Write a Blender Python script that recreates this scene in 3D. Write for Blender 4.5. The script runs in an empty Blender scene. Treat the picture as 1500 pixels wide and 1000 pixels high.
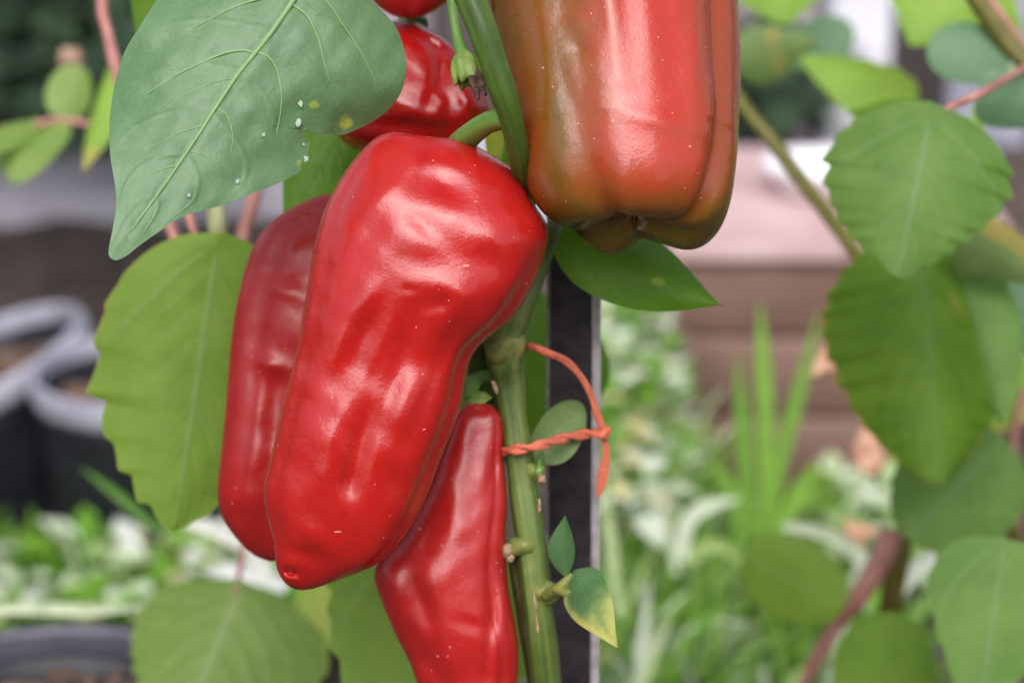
import bpy, math, random
import numpy as np
from mathutils import Vector, Matrix
R = math.radians
random.seed(7); rng = np.random.default_rng(7)
sc = bpy.context.scene
col = sc.collection

# ------------------------------------------------------------------ camera, sky, sun, exposure
PITCH = 20.0; CAM = Vector((0, 0, 0.75)); FW = 23.5 / 55.0; FOCUS = 0.637
cam_d = bpy.data.cameras.new('camera'); cam = bpy.data.objects.new('camera', cam_d); col.objects.link(cam)
cam.location = CAM; cam.rotation_euler = (R(90 - PITCH), 0, 0)
cam_d.sensor_width = 23.5; cam_d.lens = 55; cam_d.clip_start = 0.01; cam_d.clip_end = 500
cam_d.dof.use_dof = True; cam_d.dof.focus_distance = FOCUS; cam_d.dof.aperture_fstop = 6.0
sc.camera = cam

w = bpy.data.worlds.new('World'); sc.world = w; w.use_nodes = True
nt = w.node_tree; nt.nodes.clear()
sky = nt.nodes.new('ShaderNodeTexSky'); sky.sky_type = 'NISHITA'; sky.sun_disc = False
sky.sun_elevation = R(50); sky.sun_rotation = R(184); sky.dust_density = 4.0; sky.air_density = 1.0
hs = nt.nodes.new('ShaderNodeHueSaturation'); hs.inputs['Saturation'].default_value = 0.62
bg = nt.nodes.new('ShaderNodeBackground'); bg.inputs['Strength'].default_value = 0.12
wo = nt.nodes.new('ShaderNodeOutputWorld')
nt.links.new(sky.outputs[0], hs.inputs['Color']); nt.links.new(hs.outputs[0], bg.inputs['Color']); nt.links.new(bg.outputs[0], wo.inputs[0])

sd = bpy.data.lights.new('sun', 'SUN'); sd.energy = 1.4; sd.angle = R(60); sd.color = (0.97, 0.955, 1.0)
so = bpy.data.objects.new('sun', sd); so.rotation_euler = (R(45), 0, R(-2)); col.objects.link(so)
sc.view_settings.view_transform = 'Standard'; sc.view_settings.look = 'None'
sc.view_settings.gamma = 1.0; sc.view_settings.use_curve_mapping = False
sc.view_settings.exposure = 0.90
sc.cycles.use_denoising = True
sc.cycles.max_bounces = 8

# ------------------------------------------------------------------ helpers
Mr = cam.rotation_euler.to_matrix()
MRN = np.array(Mr); CN = np.array(CAM)
def P(px, py, d):
    """world point seen at (px,py) of the 1500x1000 photograph, d metres along the view axis"""
    return CAM + Mr @ Vector(((px - 750) / 1500 * FW * d, -(py - 500) / 1500 * FW * d, -d))
def PN(px, py, d):
    px, py, d = np.broadcast_arrays(np.asarray(px, float), np.asarray(py, float), np.asarray(d, float))
    c = np.stack([(px - 750) / 1500 * FW * d, -(py - 500) / 1500 * FW * d, -d], -1)
    return c @ MRN.T + CN
def G(px, py, z=0.0):
    """world point where the ray of that pixel meets height z"""
    v = (Mr @ Vector(((px - 750) / 1500 * FW, -(py - 500) / 1500 * FW, -1)))
    return CAM + v * ((z - CAM.z) / v.z)
def pxs(d): return d * FW / 1500
VIEW = Mr @ Vector((0, 0, -1)); CX = Mr @ Vector((1, 0, 0)); CY = Mr @ Vector((0, 1, 0))

def thing(name, label, cat, loc, group=None):
    o = bpy.data.objects.new(name, None); o.empty_display_size = 0.01
    o.location = loc; col.objects.link(o); tag(o, label, cat, group); return o
def tag(o, label=None, cat=None, group=None, kind=None):
    if label: o['label'] = label
    if cat: o['category'] = cat
    if group: o['group'] = group
    if kind: o['kind'] = kind
    return o
def wloc(o):
    v = Vector((0, 0, 0))
    while o: v = v + o.location; o = o.parent
    return np.array(v)
def mesh(name, verts, faces, mat, parent=None, loc=None, uv=None, tint=None, smooth=True):
    verts = np.asarray(verts, float)
    base = wloc(parent) if parent else np.array(loc if loc is not None else (0, 0, 0), float)
    me = bpy.data.meshes.new(name)
    me.from_pydata((verts - base).tolist(), [], [tuple(int(i) for i in f) for f in faces]); 
    if smooth: me.polygons.foreach_set('use_smooth', [True] * len(me.polygons))
    me.materials.append(mat)
    if uv is not None:
        uv = np.asarray(uv); li = np.empty(len(me.loops), int); me.loops.foreach_get('vertex_index', li)
        l = me.uv_layers.new(name='UVMap'); l.data.foreach_set('uv', uv[li].astype(np.float32).ravel())
    if tint is not None:
        a = me.attributes.new('tint', 'FLOAT', 'POINT'); a.data.foreach_set('value', np.asarray(tint, np.float32))
    me.update()
    o = bpy.data.objects.new(name, me); col.objects.link(o)
    if parent: o.parent = parent
    elif loc is not None: o.location = loc
    return o
def catmull(pts, n):
    """n points along a Catmull-Rom curve through pts (any dimension)"""
    p = np.asarray(pts, float); p = np.vstack([2 * p[0] - p[1], p, 2 * p[-1] - p[-2]]); m = len(p) - 3
    t = np.linspace(0, m - 1e-9, n); i = np.floor(t).astype(int); f = (t - i)[:, None]
    a, b, c, d = p[i], p[i + 1], p[i + 2], p[i + 3]
    return 0.5 * (2 * b + (c - a) * f + (2 * a - 5 * b + 4 * c - d) * f ** 2 + (3 * b - a - 3 * c + d) * f ** 3)
def arc(pts, n):
    """resample a polyline evenly by length, through a Catmull-Rom curve"""
    q = catmull(pts, max(200, 12 * len(pts))); s = np.r_[0, np.cumsum(np.linalg.norm(np.diff(q, axis=0), axis=1))]
    u = np.linspace(0, s[-1], n); return np.stack([np.interp(u, s, q[:, k]) for k in range(q.shape[1])], 1)
def gridfaces(nr, nc, wrap=False, base=0):
    f = []
    for i in range(nr - 1):
        for j in range(nc if wrap else nc - 1):
            k = (j + 1) % nc
            f.append((base + i * nc + j, base + i * nc + k, base + (i + 1) * nc + k, base + (i + 1) * nc + j))
    return f
def tube_geo(pts, rad, n=10, steps=None, ridge=0.0, nr=5, wob=0.0, seed=0):
    pts = np.asarray([list(p) for p in pts], float)
    rad = np.asarray(rad, float) if np.ndim(rad) else np.full(len(pts), float(rad))
    steps = steps or 8 * len(pts)
    q = catmull(np.c_[pts, rad], steps); c, r = q[:, :3], q[:, 3]
    t = np.gradient(c, axis=0); t /= np.linalg.norm(t, axis=1)[:, None] + 1e-12
    u = np.cross(t[0], [0.3, 0.9, 0.2]); u /= np.linalg.norm(u); V = []
    g = np.random.default_rng(seed); ph = g.uniform(0, 6.28, 6)
    for i in range(steps):
        u = u - t[i] * (u @ t[i]); u /= np.linalg.norm(u); v = np.cross(t[i], u)
        a = np.arange(n) / n * 2 * math.pi
        rr = r[i] * (1 + ridge * np.cos(nr * a) + wob * (np.sin(a + i * .31 + ph[0]) * .5 + np.sin(2 * a - i * .23 + ph[1]) * .5 + .7 * np.sin(i * .47 + ph[2])))
        V.append(c[i] + np.outer(rr * np.cos(a), u) + np.outer(rr * np.sin(a), v))
    V = np.vstack(V); F = gridfaces(steps, n, True)
    V = np.vstack([V, c[0], c[-1]]); k = steps * n
    for j in range(n):
        F.append((k, (j + 1) % n, j)); F.append((k + 1, (steps - 1) * n + j, (steps - 1) * n + (j + 1) % n))
    uu = np.repeat(np.linspace(0, 1, steps), n); vv = np.tile(np.arange(n) / n, steps)
    return V, F, np.vstack([np.c_[uu, vv], [[0, 0], [1, 0]]])
def tube(name, pts, rad, mat, parent=None, **kw):
    V, F, uv = tube_geo(pts, rad, **kw)
    return mesh(name, V, F, mat, parent, uv=uv)
def pt(px_list, d):
    """pixel polyline -> world points; each item (px,py) at d or (px,py,d)"""
    return [P(p[0], p[1], p[2] if len(p) > 2 else d) for p in px_list]

# ------------------------------------------------------------------ materials
class NT:
    def __init__(s, name):
        s.m = bpy.data.materials.new(name); s.m.use_nodes = True; s.t = s.m.node_tree; s.t.nodes.clear()
        s.out = s.n('ShaderNodeOutputMaterial')
    def n(s, typ, ins=None, **props):
        k = s.t.nodes.new(typ)
        for a, b in props.items(): setattr(k, a, b)
        for a, b in (ins or {}).items(): s.set(k, a, b)
        return k
    def set(s, node, inp, val):
        i = node.inputs[inp]
        if isinstance(val, bpy.types.NodeSocket): s.t.links.new(val, i)
        elif hasattr(val, 'outputs'): s.t.links.new(val.outputs[0], i)
        else: i.default_value = (*val, 1) if isinstance(val, tuple) and len(val) == 3 and i.type == 'RGBA' else val
    def math(s, op, a, b=0.0, c=None, clamp=False):
        k = s.n('ShaderNodeMath', operation=op, use_clamp=clamp); s.set(k, 0, a); s.set(k, 1, b)
        if c is not None: s.set(k, 2, c)
        return k.outputs[0]
    def mix(s, f, a, b):
        k = s.n('ShaderNodeMix', data_type='RGBA'); s.set(k, 0, f); s.set(k, 6, a); s.set(k, 7, b); return k.outputs[2]
    def ramp(s, f, stops, interp='LINEAR'):
        k = s.n('ShaderNodeValToRGB'); s.set(k, 0, f); e = k.color_ramp.elements; k.color_ramp.interpolation = interp
        while len(e) < len(stops): e.new(0.5)
        for x, (p, c) in zip(e, stops): x.position = p; x.color = (*c, 1)
        return k.outputs[0]
    def maprange(s, v, a, b, c=0.0, d=1.0, smooth=True):
        k = s.n('ShaderNodeMapRange', interpolation_type='SMOOTHSTEP' if smooth else 'LINEAR'); s.set(k, 0, v)
        for i, x in zip((1, 2, 3, 4), (a, b, c, d)): k.inputs[i].default_value = x
        return k.outputs[0]
    def noise(s, scale, detail=3, rough=.5, vec=None, dist=0.0):
        k = s.n('ShaderNodeTexNoise', {'Scale': scale, 'Detail': detail, 'Roughness': rough, 'Distortion': dist})
        if vec is None: vec = s.n('ShaderNodeTexCoord').outputs['Object']
        s.set(k, 'Vector', vec); return k.outputs[0]
    def bump(s, h, strength, dist, normal=None):
        k = s.n('ShaderNodeBump', {'Strength': strength, 'Distance': dist, 'Height': h})
        if normal is not None: s.set(k, 'Normal', normal)
        return k.outputs[0]
    def bsdf(s, color, rough=.5, normal=None, **kw):
        k = s.n('ShaderNodeBsdfPrincipled', {'Base Color': color, 'Roughness': rough})
        for a, b in kw.items(): s.set(k, a.replace('_', ' '), b)
        if normal is not None: s.set(k, 'Normal', normal)
        return k.outputs[0]
    def done(s, sh): s.t.links.new(sh, s.out.inputs[0]); return s.m

def pepper_mat(name, stops, rough=.19, seed=0.0, coat=.10):
    """glossy fruit skin; 'tint' runs from ripe (1) to unripe (0)"""
    t = NT(name); tc = t.n('ShaderNodeTexCoord').outputs['Object']
    mp = t.n('ShaderNodeMapping', {'Vector': tc, 'Location': (seed, seed * .7, seed * .3)}).outputs[0]
    at = t.n('ShaderNodeAttribute', attribute_name='tint').outputs['Fac']
    n1 = t.noise(70, 4, .6, mp)
    n3 = t.noise(1.0, 5, .65, t.n('ShaderNodeMapping', {'Vector': mp, 'Scale': (150, 150, 30)}).outputs[0], .4)
    f = t.math('ADD', t.math('ADD', at, t.math('MULTIPLY', t.math('SUBTRACT', n1, .5), .5)), t.math('MULTIPLY', t.math('SUBTRACT', n3, .5), .45))
    c = t.ramp(f, stops)
    # dust and pale dry flecks stuck to the skin
    v = t.n('ShaderNodeTexVoronoi', {'Vector': mp, 'Scale': 330.0, 'Randomness': 1.0})
    pick = t.math('GREATER_THAN', v.outputs['Color'], .62)
    dot = t.math('MULTIPLY', t.math('LESS_THAN', v.outputs['Distance'], .075), pick)
    mp2 = t.n('ShaderNodeMapping', {'Vector': tc, 'Rotation': (0.3, 0.8, 0.5), 'Scale': (1.0, 4.5, 4.5)}).outputs[0]
    v2 = t.n('ShaderNodeTexVoronoi', {'Vector': mp2, 'Scale': 62.0})
    pick2 = t.math('GREATER_THAN', v2.outputs['Color'], .80)
    hair = t.math('MULTIPLY', t.math('LESS_THAN', v2.outputs['Distance'], .07), pick2)
    fleck = t.math('MULTIPLY', t.math('MAXIMUM', dot, hair), .55)
    c = t.mix(fleck, c, (0.75, 0.42, 0.32))
    bloom = t.noise(160, 5, .65, mp)
    rg = t.math('ADD', t.maprange(bloom, .35, .7, rough - .05, rough + .10), t.math('MULTIPLY', fleck, .5))
    hgt = t.math('ADD', t.math('ADD', t.noise(420, 3, .55, mp), t.math('MULTIPLY', t.noise(1500, 2, .6, mp), .55)), t.math('MULTIPLY', t.noise(95, 2, .5, mp), 3.0))
    nb = t.bump(hgt, .20, .0006)
    sh = t.bsdf(c, rg, nb, Specular_IOR_Level=.48, Coat_Weight=coat, Coat_Roughness=.09,
                Subsurface_Weight=.12, Subsurface_Scale=.003)
    for nd in t.t.nodes:
        if nd.type == 'BSDF_PRINCIPLED': nd.inputs['Subsurface Radius'].default_value = (1.0, .25, .15)
    return t.done(sh)

def leaf_mat(name, c1, c2, vein, yellow=(.42, .46, .06), rough=.42, trans=.35, nveins=7, veinamt=.45, slope=.5, spec=.5, tcol=None, ysoft=0.0, palm=0):
    t = NT(name); uvn = t.n('ShaderNodeUVMap').outputs[0]; sp = t.n('ShaderNodeSeparateXYZ', {0: uvn})
    u = sp.outputs[0]; v = t.math('ABSOLUTE', t.math('MULTIPLY', t.math('SUBTRACT', sp.outputs[1], .5), 2.0))
    mid = t.maprange(v, .012, .05, 1, 0)
    k = t.math('MULTIPLY', t.math('SUBTRACT', u, t.math('MULTIPLY', t.math('POWER', v, 1.25), slope * .55)), float(nveins))
    pp = t.math('ABSOLUTE', t.math('SUBTRACT', t.math('FRACT', k), .5))
    side = t.math('MULTIPLY', t.maprange(pp, .0, .10, 1, 0), t.maprange(v, .55, .95, 1, .15))
    vn = t.math('MAXIMUM', mid, t.math('MULTIPLY', side, .65))
    if palm:
        vs = t.math('MULTIPLY', t.math('SUBTRACT', sp.outputs[1], .5), 2.0); q = t.math('DIVIDE', vs, t.math('ADD', u, .16))
        pv = t.math('ABSOLUTE', t.math('SUBTRACT', t.math('FRACT', t.math('ADD', t.math('MULTIPLY', q, .62), .5)), .5))
        vn = t.math('MAXIMUM', vn, t.math('MULTIPLY', t.maprange(pv, .0, .10, 1, 0), t.maprange(u, .05, .6, .9, 0)))
    n1 = t.noise(45, 4, .6); n2 = t.noise(700, 3, .6)
    c = t.mix(t.maprange(n1, .35, .65), c1, c2)
    c = t.mix(t.math('MULTIPLY', t.math('SUBTRACT', n2, .4), .35, clamp=True), c, vein)
    c = t.mix(t.math('MULTIPLY', vn, veinamt), c, vein)
    at = t.n('ShaderNodeAttribute', attribute_name='tint').outputs['Fac']
    c = t.mix(t.maprange(t.math('ADD', at, t.math('MULTIPLY', t.math('SUBTRACT', t.noise(260, 4, .65), .5), .7)), .35 - ysoft, .65 + ysoft), c, yellow)
    nb = t.bump(t.math('ADD', t.math('MULTIPLY', n2, .5), t.math('MULTIPLY', vn, -.6)), .35, .0012)
    p = t.bsdf(c, rough, nb, Specular_IOR_Level=spec)
    tr = t.n('ShaderNodeBsdfTranslucent', {'Color': t.mix(.5, c, tcol or tuple(min(1, x * 2.4) for x in c2)), 'Normal': nb}).outputs[0]
    mx = t.n('ShaderNodeMixShader', {0: trans}); t.set(mx, 1, p); t.set(mx, 2, tr)
    return t.done(mx.outputs[0])

def streak_mat(name, stops, rough=.5, scale=(1, 22), bump=.3, spec=.4):
    """stems, canes: colour streaked lengthwise (uv x runs along the stem)"""
    t = NT(name); uvn = t.n('ShaderNodeUVMap').outputs[0]
    mp = t.n('ShaderNodeMapping', {'Vector': uvn, 'Scale': (scale[0] * 6, scale[1], 1)}).outputs[0]
    a = t.noise(1.0, 4, .6, mp); b = t.noise(180, 3, .6)
    f = t.math('ADD', t.math('MULTIPLY', a, .7), t.math('MULTIPLY', b, .3))
    return t.done(t.bsdf(t.ramp(f, stops), rough, t.bump(f, bump, .001), Specular_IOR_Level=spec))
def plain_mat(name, c1, c2, rough=.6, scale=30, bump=.3, bd=.002, spec=.4, detail=5):
    t = NT(name); n = t.noise(scale, detail, .62)
    return t.done(t.bsdf(t.mix(t.maprange(n, .3, .7), c1, c2), rough, t.bump(n, bump, bd), Specular_IOR_Level=spec))
def tint_mat(name, stops, rough=.5, trans=.3):
    t = NT(name); at = t.n('ShaderNodeAttribute', attribute_name='tint').outputs['Fac']
    c = t.ramp(at, stops); n = t.noise(120, 3, .6)
    c = t.mix(t.math('MULTIPLY', t.math('SUBTRACT', n, .4), .8, clamp=True), c, tuple(x * .5 for x in stops[0][1]))
    p = t.bsdf(c, rough, Specular_IOR_Level=.5); tr = t.n('ShaderNodeBsdfTranslucent', {'Color': c}).outputs[0]
    mx = t.n('ShaderNodeMixShader', {0: trans}); t.set(mx, 1, p); t.set(mx, 2, tr); return t.done(mx.outputs[0])

RED = [(0, (.29, .007, .006)), (.5, (.345, .0085, .007)), (1, (.44, .015, .010))]
m_red = pepper_mat('red_pepper_skin', RED)
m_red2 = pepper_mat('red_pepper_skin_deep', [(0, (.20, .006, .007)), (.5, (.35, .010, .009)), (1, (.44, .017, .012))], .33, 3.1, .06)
m_turn = pepper_mat('turning_pepper_skin', [(0, (.085, .065, .006)), (.3, (.185, .064, .009)), (.6, (.28, .048, .012)), (1, (.40, .028, .013))], .19, 1.7)
m_leafbig = leaf_mat('pepper_leaf_blue_green', (.068, .165, .055), (.100, .205, .082), (.24, .36, .14), yellow=(.36, .44, .05), rough=.55, trans=.2, veinamt=0.0, spec=.8)
m_leafp = leaf_mat('pepper_leaf_green', (.075, .19, .006), (.115, .25, .012), (.16, .28, .03), spec=.3, rough=.45, trans=.45, veinamt=.3)
m_leafs = leaf_mat('pepper_leaf_small', (.055, .15, .050), (.10, .21, .075), (.16, .28, .10), yellow=(.50, .50, .13), ysoft=.35, rough=.45, trans=.3, veinamt=.3)
m_leafpale = leaf_mat('pepper_leaf_pale', (.13, .22, .06), (.17, .26, .08), (.24, .34, .13), rough=.55, trans=.3, palm=1, veinamt=.62)
m_cane = leaf_mat('cane_leaf_mid', (.135, .245, .018), (.175, .29, .032), (.20, .30, .10), yellow=(.36, .20, .05), rough=.58, spec=.3, trans=.35, nveins=8, slope=1.0, palm=1, veinamt=.62)
m_canepale = leaf_mat('cane_leaf_pale', (.15, .265, .035), (.20, .315, .055), (.34, .42, .20), yellow=(.42, .36, .08), rough=.5, trans=.35, nveins=7, slope=1.0, veinamt=.6)
m_caned = leaf_mat('cane_leaf_dark', (.085, .185, .024), (.125, .235, .036), (.18, .29, .13), yellow=(.30, .16, .04), rough=.58, spec=.32, trans=.3, nveins=8, slope=1.0, palm=1, veinamt=.62)
m_canev = leaf_mat('cane_leaf_deep', (.075, .165, .006), (.11, .215, .010), (.11, .20, .045), yellow=(.34, .17, .03), rough=.58, spec=.28, trans=.35, nveins=7, slope=1.0, palm=1, veinamt=.62)
m_lime = leaf_mat('cane_leaf_lime', (.22, .42, .045), (.30, .50, .06), (.36, .50, .10), yellow=(.45, .42, .08), rough=.5, trans=.5, nveins=7, slope=1.0, veinamt=.3)
m_bluegreen = leaf_mat('cane_leaf_blue', (.085, .19, .085), (.12, .235, .11), (.2, .3, .16), rough=.5, trans=.3, nveins=7, slope=1.0, veinamt=.3)
m_dull = leaf_mat('cane_leaf_dull', (.10, .18, .05), (.17, .24, .07), (.25, .33, .12), yellow=(.34, .26, .05), rough=.5, trans=.35, nveins=7, slope=1., veinamt=.3)
m_stem = streak_mat('pepper_stem', [(.3, (.030, .050, .010)), (.48, (.095, .145, .026)), (.62, (.15, .20, .045)), (.75, (.22, .24, .09))], .5, (1.0, 12), .6)
m_stemd = streak_mat('pepper_stem_dark', [(.25, (.020, .035, .008)), (.5, (.050, .095, .012)), (.75, (.09, .15, .025))], .42, (1.2, 9), .4)
m_stem_shade = streak_mat('pepper_stem_side_shade', [(.25, (.030, .022, .008)), (.5, (.075, .060, .016)), (.75, (.14, .12, .04))], .55, (1.2, 7), .5)  # dark brown painted for the shaded side of the main stem
m_stalk = streak_mat('pepper_stalk', [(.25, (.075, .17, .020)), (.55, (.13, .26, .045)), (.8, (.20, .33, .08))], .36, (.6, 6), .15, .5)
m_node = plain_mat('stem_node', (.10, .14, .025), (.24, .25, .06), .5, 220, .3)
m_scar = plain_mat('stem_scar', (.22, .11, .05), (.38, .27, .17), .7, 600, .5)
m_wither = plain_mat('withered_flower', (.035, .018, .010), (.15, .085, .05), .75, 500, .8)
m_calyx = plain_mat('green_calyx', (.12, .22, .035), (.26, .36, .08), .45, 300, .3)
m_stake = plain_mat('stake_black', (.018, .015, .018), (.042, .035, .040), .42, 160, .4, .001)
m_stakee = plain_mat('stake_edge', (.26, .23, .24), (.50, .46, .48), .5, 90, .3, .001)
m_stakes = plain_mat('stake_scuff', (.14, .12, .13), (.28, .25, .26), .7, 300, .4)
m_tie = streak_mat('orange_tie', [(.3, (.42, .085, .045)), (.55, (.60, .16, .09)), (.8, (.70, .28, .19))], .6, (3, 6), .6, .3)
m_cane_red = streak_mat('cane_red', [(.3, (.22, .08, .06)), (.55, (.42, .19, .16)), (.8, (.52, .31, .26))], .55, (1, 5), .4)
m_cane_olive = streak_mat('cane_olive', [(.3, (.055, .050, .010)), (.55, (.13, .12, .018)), (.8, (.24, .13, .06))], .5, (1, 4), .4)
m_cane_pale = streak_mat('cane_pale', [(.3, (.20, .22, .09)), (.7, (.40, .40, .22))], .55, (1, 5), .4)
m_pot = plain_mat('pot_black_plastic', (.004, .005, .008), (.010, .011, .016), .48, 40, .1)
m_rim_sheen = plain_mat('pot_rim_painted_sheen', (.24, .24, .29), (.40, .40, .46), .38, 25, .1)  # black plastic rim, its sky reflection painted in as pale grey
m_rimd = plain_mat('pot_rim_dark', (.05, .048, .07), (.085, .08, .11), .4, 25, .1)
m_mulch = plain_mat('mulch', (.05, .03, .022), (.24, .15, .11), .85, 60, .8, .01)
m_wood = plain_mat('weathered_log', (.155, .088, .068), (.215, .130, .105), .75, 9, .5, .004)
m_woodtop = plain_mat('pale_pink_cap', (.42, .27, .26), (.56, .40, .39), .7, 10, .3, .003)
m_white = plain_mat('white_glaze', (.80, .80, .82), (.86, .86, .88), .3, 20, .05)
m_soil = plain_mat('soil', (.040, .030, .024), (.115, .085, .070), .95, 22, 1.0, .02)
m_slab = plain_mat('paving', (.36, .34, .39), (.54, .51, .57), .8, 9, .4, .004)
m_fdark = plain_mat('fence_dark', (.040, .033, .036), (.105, .085, .088), .8, 18, .5, .004)
m_fgrey = plain_mat('fence_grey', (.24, .24, .30), (.36, .36, .44), .7, 18, .4, .003)
m_fwhite = plain_mat('post_white', (.60, .60, .66), (.78, .78, .84), .55, 18, .2, .002)
m_fmauve = plain_mat('fence_mauve', (.22, .18, .20), (.38, .32, .34), .8, 14, .4, .003)
m_peach = plain_mat('dead_leaf_peach', (.50, .24, .14), (.72, .42, .28), .6, 120, .4)
m_tan = plain_mat('dead_leaf_tan', (.24, .13, .08), (.44, .30, .22), .7, 120, .4)
m_speck = plain_mat('white_speck', (.22, .30, .22), (.36, .42, .35), .7, 400, .2)

# ------------------------------------------------------------------ ground and far setting
def sheet(name, x0, x1, y0, y1, z, mat, nx=2, ny=2, amp=0.0):
    xs, ys = np.meshgrid(np.linspace(x0, x1, nx), np.linspace(y0, y1, ny))
    zs = z + amp * (np.sin(xs * 31 + ys * 17) + np.sin(xs * 53 - ys * 41) * .6 + np.sin(ys * 71 + 2) * .4)
    V = np.c_[xs.ravel(), ys.ravel(), zs.ravel()]
    return tag(mesh(name, V, gridfaces(ny, nx), mat), kind='structure')
sheet('ground', -60, 60, -60, 60, -0.02, m_soil)
sheet('soil', -2.5, 2.5, 0.6, 3.2, 0.0, m_soil, 90, 90, .006)

def box_geo(c, s, bev=0.0):
    c = np.array(c, float); s = np.array(s, float) / 2
    if not bev:
        V = [c + s * np.array(k) for k in [(-1,-1,-1),(1,-1,-1),(1,1,-1),(-1,1,-1),(-1,-1,1),(1,-1,1),(1,1,1),(-1,1,1)]]
        return np.array(V), [(0,3,2,1),(4,5,6,7),(0,1,5,4),(1,2,6,5),(2,3,7,6),(3,0,4,7)]
    # rounded along x: an octagon section swept along x, ends slightly inset
    prof = []
    for sy, sz in ((-1,-1),(1,-1),(1,1),(-1,1)):
        for k in range(3):
            a0 = math.atan2(sz, sy) - math.pi/4 + k * math.pi/4
            prof.append((sy*(s[1]-bev) + bev*math.cos(a0), sz*(s[2]-bev) + bev*math.sin(a0)))
    n = len(prof); V = []
    for x, q in ((-s[0], .92), (-s[0] + bev*.5, 1), (s[0] - bev*.5, 1), (s[0], .92)):
        V += [c + np.array((x, p[0]*q, p[1]*q)) for p in prof]
    F = gridfaces(4, n, True); F.append(tuple(range(n))[::-1]); F.append(tuple(range(3*n, 4*n)))
    return np.array(V), F

# dark board fence across the back on the left, grey fence and white post on the right
def board_fence(name, label, x0, x1, y, h, bw, mats, gap=.012):
    t = thing(name, label, 'fence', ((x0 + x1) / 2, y, 0)); x = x0; k = 0
    while x < x1:
        b = bw * random.uniform(.9, 1.1)
        V, F = box_geo((x + b / 2, y + random.uniform(-.006, .006), h / 2 + .012), (b - gap, .022, h + random.uniform(-.02, .02)))
        mesh('board', V, F, mats[k % len(mats)], t, smooth=False); x += b; k += 1
    for z in (.28, h - .3):
        V, F = box_geo(((x0 + x1) / 2, y + .045, z), (x1 - x0, .045, .08)); mesh('rail', V, F, mats[0], t, smooth=False)
    return t
board_fence('board_fence', 'dark weathered board fence at the back behind the black pots', -1.6, .30, 2.95, 1.5, .13, [m_fdark, m_fmauve, m_fdark, m_fdark, m_fmauve])
board_fence('board_fence', 'grey board fence at the back beside the white post', .50, 2.0, 2.72, 1.5, .105, [m_fgrey, m_fmauve, m_fdark])
def post(name, label, px0, px1, y, h, mat):
    a = P(px0, 60, y / math.cos(R(PITCH)) * .97); b = P(px1, 60, y / math.cos(R(PITCH)) * .97)
    t = thing(name, label, 'post', ((a.x + b.x) / 2, y, 0)); wd = b.x - a.x
    V, F = box_geo(((a.x + b.x) / 2, y, h / 2), (wd, wd, h)); mesh('shaft', V, F, mat, t, smooth=False)
    V, F = box_geo(((a.x + b.x) / 2, y, h + .012), (wd + .02, wd + .02, .024)); mesh('cap', V, F, mat, t, smooth=False)
post('fence_post', 'broad white post behind the lime leaves at the upper right', 1204, 1290, 2.5, 1.6, m_fwhite)
post('fence_post', 'slim grey post left of the white post, beside the red brown pepper', 1158, 1186, 2.35, 1.5, m_fmauve)
# paving slabs on the left at the foot of the fence
sl = thing('stone_paving', 'pale lilac grey paving strip at the foot of the dark fence', 'paving', (-.2, 2.5, 0))
for k in range(4):
    V, F = box_geo((-.52 + k * .232, 2.56 + (k % 2) * .01, .012), (.222, .26, .045)); mesh('slab', V, F, m_slab, sl, smooth=False)

# raised bed of stacked rounded timbers with a pale cap
y0 = 1.70; ztop = CAM.z - y0 * math.tan(R(17.85))
xl = G(985, 600, .1).x
rb = thing('raised_bed', 'low garden bed edged with stacked reddish brown timbers under a pale pink cap', 'raised bed', (xl + .13, y0, 0))
hh = (ztop - .009) / 3
for k in range(3):
    V, F = box_geo((xl + .13, y0 + .06 + .004 * k, hh * (k + .5)), (.26, .11, hh - .0006), .007); mesh('timber', V, F, m_wood, rb)
for k in range(2):
    V, F = box_geo((xl + .066 + k * .133, y0 + .148, ztop - .004), (.131, .29, .008)); mesh('cap_board', V, F, m_woodtop, rb, smooth=False)
V, F = box_geo((xl + .13, y0 + .24, (ztop - .012) / 2), (.25, .09, ztop - .012), .010); mesh('timber', V, F, m_wood, rb)
# white dish on the cap
def lathe(prof, c, n=40, wob=0):
    V = []; c = np.array(c)
    for r, z in prof:
        a = np.arange(n) / n * 2 * math.pi; V.append(np.c_[r * np.cos(a), r * np.sin(a), np.full(n, z)] + c)
    return np.vstack(V), gridfaces(len(prof), n, True)
dc = G(1200, 262, ztop + .012)
V, F = lathe([(.001, .0), (.028, .0), (.032, .003), (.044, .022), (.046, .0235), (.044, .024), (.030, .006), (.001, .005)], (dc.x, dc.y, ztop + .002))
tag(mesh('dish', V, F, m_white, loc=(dc.x, dc.y, ztop)), 'small white dish standing on the pale pink cap of the timber bed', 'dish')

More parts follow.
